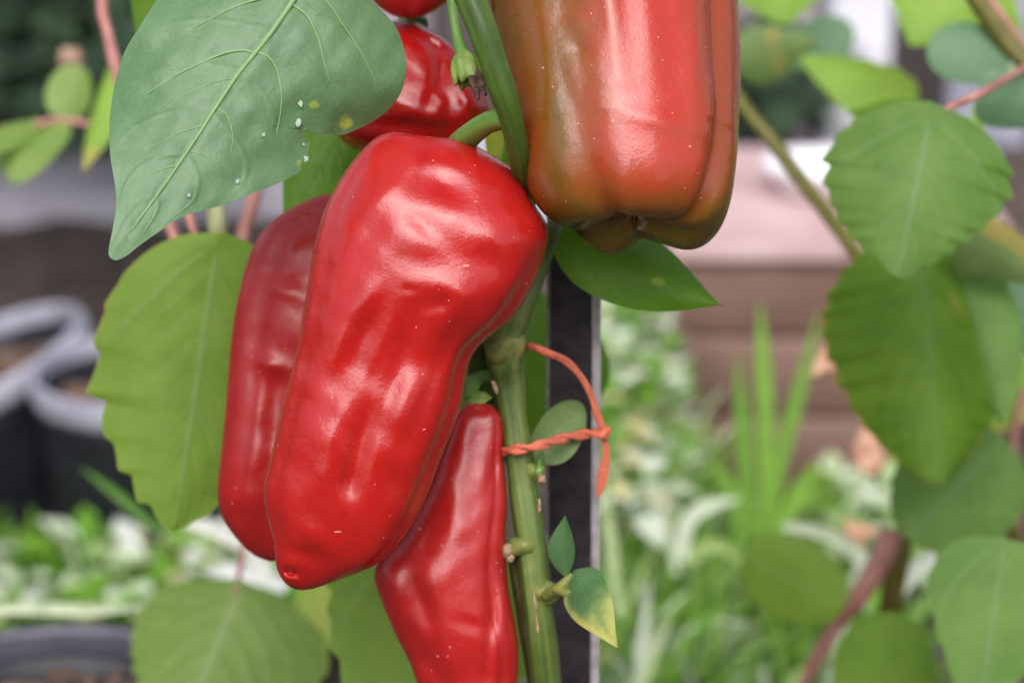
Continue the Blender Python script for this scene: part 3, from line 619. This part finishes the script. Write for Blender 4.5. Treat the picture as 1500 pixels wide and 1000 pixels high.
# withered flower on its stalk
stem('flower_stalk', [(655, -60, .652), (661, -10, .650), (666, 30, .648), (672, 62, .646), (680, 84, .644)], .648, [8, 8, 8, 8.5, 11], m_stalk, n=12, steps=40)
nseg = 36; V = []; cup = [(8, 76), (15, 82), (20, 92), (22, 104), (20, 116), (18, 124), (13, 118), (9, 104), (2, 98)]
for i, (r, y) in enumerate(cup):
    for j in range(nseg):
        a = j / nseg * 2 * math.pi; rb_ = r * (1 + .10 * math.cos(6 * a) * (i > 0)); yy = y + (3.5 * math.cos(6 * a) * (i > 3))
        x = rb_ * math.cos(a); z = rb_ * math.sin(a); q = (yy - 76)
        V.append(P(681 + x + q * .10, yy + z * .35, .644 + z * pxs(.644) - q * pxs(.644) * .2))
mesh('flower_calyx', [list(v) for v in V], gridfaces(len(cup), nseg, True), m_calyx, pl)
for k, (x0, y0_, x1, y1) in enumerate(((692, 108, 712, 140), (690, 112, 700, 146), (696, 106, 710, 126), (688, 112, 694, 134), (694, 118, 706, 134))):
    stem('withered_petal', [(x0, y0_, .641), ((x0 + x1) / 2 + 3, (y0_ + y1) / 2, .638), (x1, y1, .637)], .64, [6, 6, 2.5], m_wither, n=8, steps=14, wob=.3, seed=k)

# --- the big blue green leaf, traced edges with relief
VEINS = [([(372,78),(355,74),(330,78),(300,90),(270,104),(240,121),(214,139)], 3.0, 1.2), ([(418,-4),(385,-2),(345,10),(300,32),(268,50),(250,60)], 2.8, 1.0), ([(374,76),(393,84),(406,104),(412,134),(411,165),(405,195)], 2.8, 1.0),
                      ([(430,8),(450,24),(466,56),(474,88),(483,120)], 3.2, 1.1), ([(447,-26),(478,2),(502,36),(526,72),(545,108),(550,126)], 3.0, 1.0), ([(318,158),(334,172),(341,200),(338,225)], 1.8, .7), ([(300,184),(270,192),(240,206),(215,222)], 1.6, .6),
                      ([(276,220),(300,228),(330,245),(345,262)], 1.4, .5), ([(262,242),(232,250),(208,264)], 1.4, .5), ([(345,114),(310,122),(270,140),(235,165)], 1.5, .5)]
MIDRIB = [(456,-46),(430,0),(400,44),(372,80),(345,114),(312,164),(285,206),(250,258),(220,300),(192,338)]
def big_leaf():
    Lp = [(456,-48),(400,-82),(335,-75),(285,-55),(250,-30),(228,2),(204,40),(183,75),(172,108),(165,140),(161,170),(160,200),(162,232),(167,262),(170,288),(169,312),(165,335),(161,355),(159,372),(163,379)]
    Mp = [(456,-46),(430,0),(400,44),(372,80),(345,114),(312,164),(285,206),(250,258),(220,300),(192,338),(176,360),(164,378)]
    Rp = [(457,-48),(500,-42),(545,2),(577,36),(591,68),(595,100),(589,132),(573,157),(548,177),(520,191),(500,198),(482,196),(466,197),(455,191),(446,189),(443,194),(447,203),(455,212),(450,222),(453,230),(442,238),(440,247),(436,254),(402,271),(362,286),(325,301),(285,311),(258,322),(232,340),(205,359),(186,374),(172,381),(165,380)]
    nu, nv = 150, 61; Lq, Mq, Rq = arc(Lp, nu), arc(Mp, nu), arc(Rp, nu)
    vv = np.linspace(-1, 1, nv); X = np.zeros((nu, nv)); Y = np.zeros((nu, nv))
    for j, v in enumerate(vv):
        a = abs(v); E = Lq if v < 0 else Rq; Q = Mq * (1 - a) + E * a; X[:, j], Y[:, j] = Q[:, 0], Q[:, 1]
    U = np.linspace(0, 1, nu)[:, None] * np.ones((1, nv)); VV = np.ones((nu, 1)) * vv[None, :]
    MQ = arc(MIDRIB + [(164, 378)], 120); dm = np.min(np.hypot(X[..., None] - MQ[:, 0], Y[..., None] - MQ[:, 1]), -1) / 190
    along = np.clip(((X - 456) * -292 + (Y + 46) * 424) / (292 ** 2 + 424 ** 2), 0, 1.05)
    d = .640 - .026 * along + .016 * dm ** 1.8; VV0 = VV; VV = np.sign(VV) * dm; U0 = U; U = along
    # puckering between veins and a wavy margin
    d += .0035 * np.sin(U * 13 + VV * 2 + 1.3) * np.abs(VV) ** 2
    g = np.random.default_rng(2)
    for k in range(12):
        wl = g.uniform(30, 90); a = g.uniform(0, 6.28); d += .00008 * np.sin((math.cos(a) * X + math.sin(a) * Y) / wl * 6.28 + g.uniform(0, 6.28))
    tn = np.zeros_like(X)
    for pts, a, b in VEINS + [(MIDRIB, 5, 2)]:
        q = arc(pts, 60); dist = np.min(np.hypot(X[..., None] - q[:, 0], Y[..., None] - q[:, 1]), -1); d += (a / 3) ** 1.3 * .00026 * np.exp(-(dist / 7.5) ** 2)
    for x, y, s, am in ((461, 153, 11, .66), (506, 180, 19, .58), (447, 190, 9, .5), (446, 212, 8, .4), (395, 262, 30, .35), (440, 240, 12, .5)): tn += am * np.exp(-((X - x) ** 2 + (Y - y) ** 2) / s ** 2)
    V = PN(X, Y, d).reshape(-1, 3)
    lf = mesh('leaf', V, gridfaces(nu, nv), m_leafbig, pl, uv=np.c_[U0.ravel(), VV0.ravel() * .5 + .5], tint=tn.ravel())
    lf['label'] = 'large blue green leaf with pale veins and a nibbled edge'
    def dep(x, y): k = np.argmin((X - x) ** 2 + (Y - y) ** 2); return d.ravel()[k]
    def vein(nm, pts, r0, r1):
        q = arc(pts, 26); rr = np.linspace(r0, r1, 26); ds = np.array([dep(*p) for p in q]); ds = smooth1(ds[:, None], 2)[:, 0]
        Vt, Ft, uvt = tube_geo([P(x, y, dd - .30 * r * pxs(dd)) for (x, y), dd, r in zip(q, ds, rr)], [r * pxs(.63) for r in rr], n=10, steps=70)
        mesh(nm, Vt, Ft, m_vein, lf, uv=uvt)
    vein('midrib', MIDRIB, 5.0, 1.2)
    for pts, a, b in VEINS:
        a, b = a * .8, b * .7
        vein('vein', pts, a, b)
    for k, (x, y, r) in enumerate(((440,152,6),(437,180,8),(386,198,5),(448,233,7),(348,266,5),(277,286,4.5),(445,212,3),)):
        b = blob('speck', x, y, dep(x, y) - .0006, r * .55, r * .7, m_speck, None, k, .22, 9, .7)
        b.parent = lf; b.location = [-c for c in wloc(pl)]
    return lf
m_vein = streak_mat('leaf_vein', [(.3, (.14, .26, .09)), (.7, (.20, .33, .13))], .45, (1, 3), .2)
big_leaf()

# ------------------------------------------------------------------ stake and tie
ST = .715
def prism(name, quad_top, quad_bot, mat, parent):
    V = [list(p) for p in quad_top] + [list(p) for p in quad_bot]
    return mesh(name, V, [(0,1,2,3),(7,6,5,4),(0,4,5,1),(1,5,6,2),(2,6,7,3),(3,7,4,0)], mat, parent, smooth=False)
sk = thing('plant_stake', 'flat black stake with a pale worn edge standing behind the pepper stem', 'stake', P(838, 1300, .80))
def face(x0, x1, y, d, th): return [P(x0, y, d), P(x1, y, d), P(x1, y, d + th), P(x0, y, d + th)]
prism('shaft', face(806, 868, 346, .716, .006), face(800, 862, 1700, .80, .006), m_stake, sk)
prism('shaft_edge', face(868.4, 881, 347, .7166, .005), face(862.4, 873, 1700, .8006, .005), m_stakee, sk)
prism('shaft_edge', face(801.5, 805.6, 348, .7166, .005), face(796, 799.6, 1700, .8006, .005), m_stakes, sk)
for x, y, rx, ry in ((856, 912, 4, 14), (855, 962, 5, 5), (846, 985, 4, 4), (811, 720, 3, 14), (832, 505, 1.5, 8), (858, 690, 2, 8), (822, 640, 2, 5)):
    dd = .716 + (y - 346) / (1700 - 346) * .084
    blob('scuff', x, y, dd - .0002, rx, ry, m_stakes, sk, int(y), .2, 7, 1.0)
ti = thing('plant_tie', 'orange twine looped round the stem and the black stake', 'tie', P(885, 634, .700))
tw = pxs(.69)
def strand(name, pts, rads, **kw): return tube(name, pt(pts, .69), [r * tw for r in rads], m_tie, ti, **kw)
strand('upper_loop', [(742, 512, .700), (765, 508, .690), (782, 508, .684), (803, 516, .684), (828, 528, .688), (850, 550, .692), (866, 580, .696), (876, 610, .698), (886, 634, .700)], [5, 5, 5.5, 6, 5.5, 5, 5, 5, 6], n=12, steps=80, ridge=.18, nr=3, wob=.12, seed=1)
def twisted(path, r, off, pitch, ph):
    q = arc([(*p[:2], p[2] * 1000) for p in path], 60); L = np.r_[0, np.cumsum(np.hypot(*np.diff(q[:, :2], axis=0).T))]
    a = L / pitch * 2 * math.pi + ph
    return [(x, y + off * math.cos(t), z / 1000 + off * math.sin(t) * pxs(.69)) for (x, y, z), t in zip(q, a)], [r * (1 + .12 * math.sin(l / 9 + ph)) for l in L]
LOOP = [(700, 668, .706), (718, 665, .697), (738, 661, .686), (756, 658, .681), (776, 655, .681), (800, 649, .684), (830, 640, .692), (860, 635, .698), (888, 633, .701)]
for ph in (0.0, 3.14):
    pp_, rr_ = twisted(LOOP, 5.0, 3.6, 62, ph); strand('lower_loop', pp_, rr_, n=10, steps=150, ridge=.16, nr=4, wob=.1, seed=int(ph) + 2)
blob('knot', 885, 634, .700, 9, 10, m_tie, ti, 4, .25, 10)
ribbon('tail', pt([(886, 640, .702), (888, 665, .703), (884, 690, .704), (880, 712, .705), (877, 728, .706)], .70), [8 * tw, 11 * tw, 16 * tw, 13 * tw, 4 * tw], m_tie, ti, cup=.4)

# ------------------------------------------------------------------ berry canes on the left
lc = thing('berry_cane', 'leafy cane with reddish thorny stalks and serrated leaves left of the peppers', 'shrub', G(300, 780, 0))
def cane(parent, pts, d, rads, mat, name='stalk', **kw):
    kw.setdefault('n', 12); kw.setdefault('steps', 50); kw.setdefault('wob', .05)
    return tube(name, pt(pts, d), [r * pxs(d) for r in rads], mat, parent, **kw)
cane(lc, [(165, -120, .90), (150, 0, .88), (158, 50, .87), (170, 100, .86), (200, 200, .85), (245, 320, .84), (275, 390, .84), (380, 600, .88), (470, 780, .92), (540, 900, .96), (600, 1150, 1.05)], .86, [9, 9, 9, 9, 8, 8, 8, 9, 9, 10, 10], m_cane_red)
cane(lc, [(265, 260, .80), (278, 320, .78), (296, 370, .78), (312, 385, .768)], .76, [8, 7, 7, 6], m_cane_red, 'petiole')
cane(lc, [(312, 240, .84), (318, 330, .82), (322, 420, .84), (330, 700, .9)], .83, [13, 13, 12, 12], m_cane_pale)
cane(lc, [(400, 200, .90), (372, 290, .88), (352, 370, .88), (345, 500, .88)], .88, [10, 10, 10, 10], m_cane_red)
cane(lc, [(358, 780, .95), (352, 830, .94), (345, 868, .93)], .94, [4, 4.5, 4], m_cane_red, 'petiole')
leaf(lc, (318, 366, .765), (256, 778, .755), 318, m_cane, shape='mulberry', late=True, serr=.11, nser=8, fold=.10, curl=.10, roll=-.15, seed=21, heart=.06, wave=.015, tintf=edge_tint(.975, .5), label='large serrated leaf in front of the black pots')
leaf(lc, (352, 862, .93), (235, 1130, .89), 300, m_canepale, shape='broad', serr=.03, nser=9, fold=.20, curl=.15, roll=.25, seed=22, heart=.06, wave=.02, tintf=edge_tint(.95, .5))
leaf(lc, (660, 770, .80), (600, 1180, .77), 350, m_cane, shape='broad', serr=.03, nser=9, fold=.05, curl=.05, roll=.05, seed=23, tintf=None)
leaf(lc, (500, 850, 1.02), (420, 985, 1.0), 100, m_lime, shape='broad', serr=.05, nser=6, fold=.1, seed=24, roll=.3, tintf=lambda U, V: .5 + 0 * U)
# the little leaflets at the upper left
ll = thing('berry_cane', 'thin red stalk of small oval pale leaflets at the upper left edge', 'shrub', G(60, 420, 0))
cane(ll, [(185, 198, 1.02), (160, 190, 1.02), (120, 180, 1.02), (80, 176, 1.02), (50, 184, 1.02), (-20, 196, 1.03), (-140, 260, 1.05), (-200, 500, 1.2)], 1.02, [5, 5, 5, 5, 5, 6, 7, 8], m_cane_red)
leaf(ll, (86, 172, 1.02), (118, 96, 1.03), 66, m_canepale, shape='round', fold=.08, roll=.2, seed=31)
leaf(ll, (98, 176, 1.02), (14, 266, 1.0), 52, m_canepale, shape='round', fold=.08, roll=.3, seed=32)
leaf(ll, (52, 178, 1.02), (-50, 214, 1.0), 60, m_canepale, shape='round', fold=.15, roll=.7, seed=33)
leaf(ll, (60, 176, 1.02), (-30, 260, 1.03), 40, m_canepale, shape='round', fold=.1, roll=.4, seed=34)
leaf(ll, (168, 84, .98), (120, 254, .96), 62, m_lime, shape='lance', fold=.3, roll=.5, seed=35, tintf=lambda U, V: .8 * ss((U - .6) / .3))
blob('withered_bloom', 104, 84, 1.15, 19, 15, m_tan, ll, 5, .25)

# ------------------------------------------------------------------ berry canes on the right
rc = thing('berry_cane', 'leafy cane with broad serrated leaves filling the right side', 'shrub', G(1400, 700, 0))
cane(rc, [(1380, -110, .90), (1425, -10, .90), (1470, 55, .90), (1520, 120, .90), (1580, 260, .92), (1600, 700, 1.0), (1610, 1300, 1.15)], .9, [15, 15, 15, 14, 14, 14, 14], m_cane_olive)
cane(rc, [(1442, -10, .905), (1486, 55, .905), (1535, 120, .905)], .905, [9, 9, 9], m_cane_red)
cane(rc, [(1030, 60, 1.0), (1085, 150, .98), (1140, 220, .97), (1190, 285, .96), (1248, 362, .94), (1330, 480, .93), (1480, 760, .98), (1560, 1200, 1.1)], .97, [10, 11, 11, 11, 10, 10, 10, 10], m_cane_olive)
cane(rc, [(1520, 90, .88), (1480, 112, .84), (1438, 136, .81), (1395, 156, .81), (1366, 172, .802)], .82, [6, 6, 6, 6, 6], m_cane_red, 'petiole')
leaf(rc, (1362, 172, .800), (1316, 402, .785), 270, m_caned, shape='heart', serr=.045, nser=9, fold=.14, curl=.16, roll=.10, seed=41, heart=.10, wave=.012, tintf=edge_tint(.965, .4), label='broad dark green leaf with a heart shaped base')
leaf(rc, (1345, 350, .895), (1388, 700, .865), 285, m_canev, shape='mulberry', serr=.04, nser=11, fold=.30, curl=.14, roll=-.15, seed=42, heart=.05, wave=.02, tintf=lambda U, V: edge_tint(.96, .6)(U, V) + .6 * np.exp(-((U - .28) / .10) ** 2 - ((V - .35) / .10) ** 2), label='deep green drooping leaf with a brown spot')
leaf(rc, (1372, 352, .905), (1470, 620, .885), 115, m_caned, shape='mulberry', serr=.035, nser=9, fold=.2, roll=.35, seed=61, bend=.06)  # lighter extra leaf standing in for the sheen band on the drooping leaf
leaf(rc, (1410, 420, .95), (1330, 640, .95), 170, m_dull, shape='mulberry', serr=.04, nser=8, fold=.15, roll=.3, seed=62)
leaf(rc, (1470, 640, .95), (1330, 790, .95), 190, m_caned, shape='round', serr=.03, nser=8, fold=.06, roll=.15, seed=43)
leaf(rc, (1090, 812, 1.0), (1236, 890, .99), 130, m_cane, shape='round', serr=.02, nser=8, fold=.08, roll=.2, seed=44)
leaf(rc, (1300, 896, .93), (1290, 1080, .92), 150, m_canev, shape='round', serr=.03, nser=8, fold=.06, roll=.1, seed=45)
leaf(rc, (1470, 800, .86), (1430, 1080, .85), 190, m_caned, shape='broad', serr=.03, nser=8, fold=.06, roll=.1, seed=46, heart=.05)
leaf(rc, (1480, 84, .90), (1358, 70, .90), 95, m_bluegreen, shape='round', fold=.08, roll=.2, serr=.02, seed=47)
leaf(rc, (1432, 138, .86), (1570, 172, .86), 90, m_bluegreen, shape='broad', fold=.12, roll=.25, serr=.03, seed=48)
leaf(rc, (1500, 110, 1.0), (1420, 190, 1.0), 80, m_lime, shape='broad', fold=.1, roll=.2, serr=.05, nser=5, seed=49)
leaf(rc, (1420, -60, 1.0), (1330, 62, 1.0), 225, m_lime, shape='broad', fold=.1, roll=.2, serr=.07, nser=5, seed=50, tintf=lambda U, V: .3 + 0 * U)
leaf(rc, (1490, 20, 1.02), (1400, 60, 1.02), 90, m_lime, shape='broad', fold=.1, serr=.05, nser=5, seed=56)
leaf(rc, (1140, -60, 1.1), (1150, 36, 1.1), 190, m_lime, shape='broad', fold=.08, serr=.04, nser=6, seed=51)
leaf(rc, (1340, 160, 1.05), (1172, 84, 1.05), 112, m_lime, shape='broad', fold=.1, roll=.3, serr=.04, nser=6, seed=52, tintf=edge_tint(.85, .5))
leaf(rc, (1075, 90, 1.08), (1200, 60, 1.08), 90, m_dull, shape='ovate', fold=.1, roll=.3, serr=.04, nser=6, seed=53, tintf=lambda U, V: .5 * np.exp(-((U - .5) / .2) ** 2))
leaf(rc, (1250, 40, 1.15), (1090, 100, 1.15), 80, m_bluegreen, shape='ovate', fold=.1, roll=.3, seed=54)
leaf(rc, (1380, 170, .95), (1240, 165, .93), 70, m_canev, shape='ovate', fold=.2, roll=.5, seed=55)
leaf(rc, (1400, 345, .88), (1560, 420, .88), 90, m_dull, shape='broad', fold=.12, roll=.4, serr=.04, seed=57, tintf=lambda U, V: .6 * (V > .4))
leaf(rc, (1500, 400, .93), (1440, 560, .93), 120, m_bluegreen, shape='broad', fold=.12, roll=.2, serr=.04, seed=58)
leaf(rc, (1520, 530, .98), (1430, 640, .98), 120, m_lime, shape='broad', fold=.1, roll=.1, serr=.06, nser=5, seed=59, tintf=edge_tint(.55, 1.0))
cane(rc, [(1500, 570, .98), (1485, 650, .98), (1490, 800, 1.0), (1480, 1000, 1.05)], .98, [6, 6, 6, 6], m_cane_red)
# woody reddish stalk at the lower right
wc = thing('woody_stalk', 'bent reddish woody stalk rising from the strappy plants at the lower right', 'stalk', G(1180, 990, 0))
cane(wc, [(1150, 1060, 1.05), (1185, 985, 1.04), (1225, 915, 1.03), (1262, 868, 1.02), (1290, 820, 1.02), (1306, 776, 1.02)], 1.03, [9, 10, 12, 15, 18, 17], m_cane_red, 'stem')
cane(wc, [(1300, 940, 1.08), (1308, 860, 1.06), (1318, 800, 1.05), (1330, 770, 1.05)], 1.06, [17, 18, 18, 14], m_cane_olive, 'stem')
# dead leaf scraps
for (x, y, d, rx, ry, lb, mt) in ((1208, 534, 1.05, 14, 22, 'small peach coloured withered leaf scrap beside the deep green leaf', m_peach), (1274, 662, 1.2, 20, 27, 'curled peach pink withered leaf above the reddish woody stalk', m_peach), (1256, 780, 1.2, 22, 14, 'pinkish withered scrap among the strappy plants by the woody stalk', m_peach)):
    o = blob('withered_leaf', x, y, d, rx, ry, mt, None, x, .55, 12, 8, 25); tag(o, lb, 'withered leaf')

# ------------------------------------------------------------------ strappy and low plants
STV = [(0, (.015, .05, .008)), (.25, (.09, .25, .014)), (.5, (.22, .44, .035)), (.68, (.40, .55, .17)), (.82, (.74, .82, .60)), (.93, (.78, .80, .76)), (1, (.60, .55, .18))]
m_var = tint_mat('variegated_leaf', STV)
def strappy(label, base_px, blades, d, group=None):
    t = thing('strap_leaf_plant', label, 'plant', G(*base_px, 0), group)
    for pts, wd, tn in blades: ribbon('leaf', pt(pts, d), [wd * pxs(d) * k for k in ((.7, 1, .95, .12) if len(pts) == 4 else (.7, 1, .1))], m_var, t, tint=tn)
    return t
strappy('tall green grass blades in front of the brown timbers', (1130, 780), [
    ([(1120, 780), (1122, 640), (1118, 540), (1113, 440)], 24, .46), ([(1128, 780), (1140, 690), (1168, 580), (1202, 455)], 22, .40), ([(1100, 780), (1094, 700), (1088, 620), (1080, 520)], 24, .36),
    ([(1135, 790), (1150, 760), (1172, 715), (1198, 672)], 26, .45), ([(1085, 800), (1078, 740), (1062, 700), (1040, 680)], 20, .40)], 1.38)
strappy('arching cream striped leaf blade beside the tall grass blades', (1020, 800), [([(1000, 820), (1004, 770), (1030, 742), (1085, 730)], 22, .84), ([(990, 840), (985, 800), (972, 770), (960, 740)], 15, .80), ([(1010, 830), (1030, 800), (1060, 800), (1090, 830)], 18, .66)], 1.35)
strappy('pair of long white edged strap leaves crossing the reddish woody stalk', (1290, 860), [([(1148, 770), (1190, 776), (1230, 790), (1300, 830)], 19, .80), ([(1210, 785), (1240, 800), (1262, 830), (1270, 900)], 17, .82), ([(1310, 880), (1340, 835), (1385, 805), (1430, 785)], 25, .86)], 1.12)
strappy('white strap leaves poking out below the left hand pepper', (300, 860), [([(400, 850), (360, 800), (310, 772), (255, 765)], 26, .94), ([(420, 860), (380, 842), (340, 835), (296, 836)], 28, .93), ([(250, 780), (220, 765), (170, 722), (118, 684)], 15, .20)], 1.12)
strappy('long pale blade lying across the low plants at the lower left', (100, 900), [([(-30, 892), (60, 890), (140, 892), (215, 886)], 18, .78)], 1.12)
strappy('pale leaf blade rising right beside the black stake', (910, 900), [([(905, 900), (900, 840), (892, 770), (880, 690)], 18, .72), ([(935, 1010), (955, 960), (968, 930), (985, 905)], 14, .74)], 1.2)

def foliage(name, label, cat, n, region, hrange, kinds, seed, mat=m_var, size=(.010, .03), bl=(.05, .10)):
    """mass of small leaves and blades standing on the soil inside a region given by pixel corners on the ground"""
    g = np.random.default_rng(seed); V, F, T = [], [], []; k = 0
    while k < n:
        px, py = g.uniform(region[0], region[1]), g.uniform(region[2], region[3]); z = g.uniform(*hrange); c = np.array(G(px, py, z))
        kind = g.choice(len(kinds), p=[q[0] for q in kinds]); _, lo, hi, typ = kinds[kind]; tn = g.uniform(lo, hi); b = len(V)
        if typ == 'leaf':
            L = g.uniform(*size); Wd = L * g.uniform(.5, .8); a = g.uniform(0, 6.28); el = g.uniform(-.3, .9)
            ax = np.array((math.cos(a) * math.cos(el), math.sin(a) * math.cos(el), math.sin(el))); s = np.cross(ax, (0, 0, 1)); s /= np.linalg.norm(s); nn = np.cross(s, ax)
            for u, wv in ((0, .0), (.25, .8), (.6, .9), (1, 0)):
                m_ = c + ax * L * u - nn * L * .25 * u * u
                if wv == 0: V.append(m_); T.append(tn)
                else:
                    for q in (-1, 0, 1): V.append(m_ + s * Wd * .5 * wv * q + nn * L * .08 * abs(q)); T.append(tn + (.12 * abs(q) if tn > .6 else .04 * abs(q)))
            F += [(b, b+1, b+2), (b, b+2, b+3), (b+1, b+4, b+5, b+2), (b+2, b+5, b+6, b+3), (b+4, b+7, b+5), (b+5, b+7, b+6)]
        else:
            L = g.uniform(*bl); a = g.uniform(0, 6.28); lean = g.uniform(.15, .9); Wd = g.uniform(.004, .008); dirv = np.array((math.cos(a), math.sin(a), 0)); s = np.array((-math.sin(a + .6), math.cos(a + .6), 0))
            for q in range(5):
                u = q / 4; m_ = c + dirv * L * lean * u ** 1.5 + np.array((0, 0, L * (u - lean * .55 * u * u))); wv = Wd * (1 - u) ** .5 * .5 + .0003
                V += [m_ - s * wv, m_ + s * wv]; T += [tn, tn + .05]
            F += [(b + 2*q, b + 2*q + 1, b + 2*q + 3, b + 2*q + 2) for q in range(4)]
        k += 1
    o = mesh(name, np.array(V), F, mat, tint=np.clip(T, 0, 1), loc=(0, 0, 0))
    return tag(o, label, cat, kind='stuff')
MIXL = [(.22, .0, .15, 'leaf'), (.24, .25, .5, 'leaf'), (.16, .45, .66, 'leaf'), (.16, .70, .90, 'leaf'), (.06, .96, 1.0, 'leaf'), (.16, .1, .5, 'blade')]
MIXR = [(.22, .0, .2, 'leaf'), (.20, .3, .58, 'leaf'), (.12, .72, .92, 'leaf'), (.08, .94, 1.0, 'leaf'), (.30, .2, .6, 'blade'), (.08, .66, .86, 'blade')]
foliage('ground_cover', 'low variegated green and cream plants between the pots at the lower left', 'ground cover', 1500, (-60, 520, 800, 930), (.03, .10), MIXL, 1, size=(.014, .036), bl=(.02, .05))
foliage('ground_cover', 'variegated grassy undergrowth at the lower right behind the stake', 'ground cover', 2800, (1000, 1330, 800, 1090), (.0, .07), MIXR, 2, size=(.012, .028), bl=(.04, .08))
foliage('ground_cover', 'variegated undergrowth low down just right of the black stake', 'ground cover', 1500, (860, 1030, 700, 1090), (.0, .12), MIXR, 12, size=(.012, .028))
foliage('ground_cover', 'taller speckled cream and green plants between the stake and the timber bed', 'ground cover', 1100, (860, 990, 425, 760), (.02, .20), [(.30, .25, .52, 'leaf'), (.30, .70, .92, 'leaf'), (.16, .94, 1.0, 'leaf'), (.24, .15, .5, 'leaf')], 3, size=(.012, .03))
foliage('ground_cover', 'scattered pale greenery beside the reddish woody stalk at the right', 'ground cover', 260, (1215, 1360, 700, 860), (.05, .12), [(.5, .35, .66, 'leaf'), (.5, .66, .80, 'leaf')], 4, size=(.016, .036))
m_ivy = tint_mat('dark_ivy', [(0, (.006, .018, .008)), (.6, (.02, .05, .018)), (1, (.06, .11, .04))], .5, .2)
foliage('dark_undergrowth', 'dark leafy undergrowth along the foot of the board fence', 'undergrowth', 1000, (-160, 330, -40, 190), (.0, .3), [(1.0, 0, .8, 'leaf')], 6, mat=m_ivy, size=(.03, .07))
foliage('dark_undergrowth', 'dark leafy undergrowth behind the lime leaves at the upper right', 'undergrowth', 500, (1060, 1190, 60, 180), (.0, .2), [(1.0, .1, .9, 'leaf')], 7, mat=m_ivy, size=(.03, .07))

# unseen leafy screen added behind the camera so the glossy skins mirror something dark
def added_hedge():
    g = np.random.default_rng(11); V, F, T = [], [], []
    for k in range(1700):
        x = g.uniform(-.8, 2.1); top = 2.3 + .35 * math.sin(x * 1.7) + .25 * math.sin(x * 4.1 + 1); z = g.uniform(0, top); y = -3.2 + g.uniform(-.35, .35)
        n = g.normal(size=3); n /= np.linalg.norm(n); s = np.cross(n, (0, 0, 1)); s /= np.linalg.norm(s) + 1e-9; t = np.cross(n, s); L = g.uniform(.08, .16); c = np.array((x, y, z)); b = len(V)
        V += [c - s * L, c - t * L * .5, c + s * L, c + t * L * .5]; F.append((b, b + 1, b + 2, b + 3)); T += [g.uniform(0, .8)] * 4
    tag(mesh('added_hedge', np.array(V), F, m_ivy, tint=T, loc=(0, -3.2, 0)), 'unseen leafy screen added for the pepper skins to mirror', 'added_hedge', kind='stuff')
added_hedge()
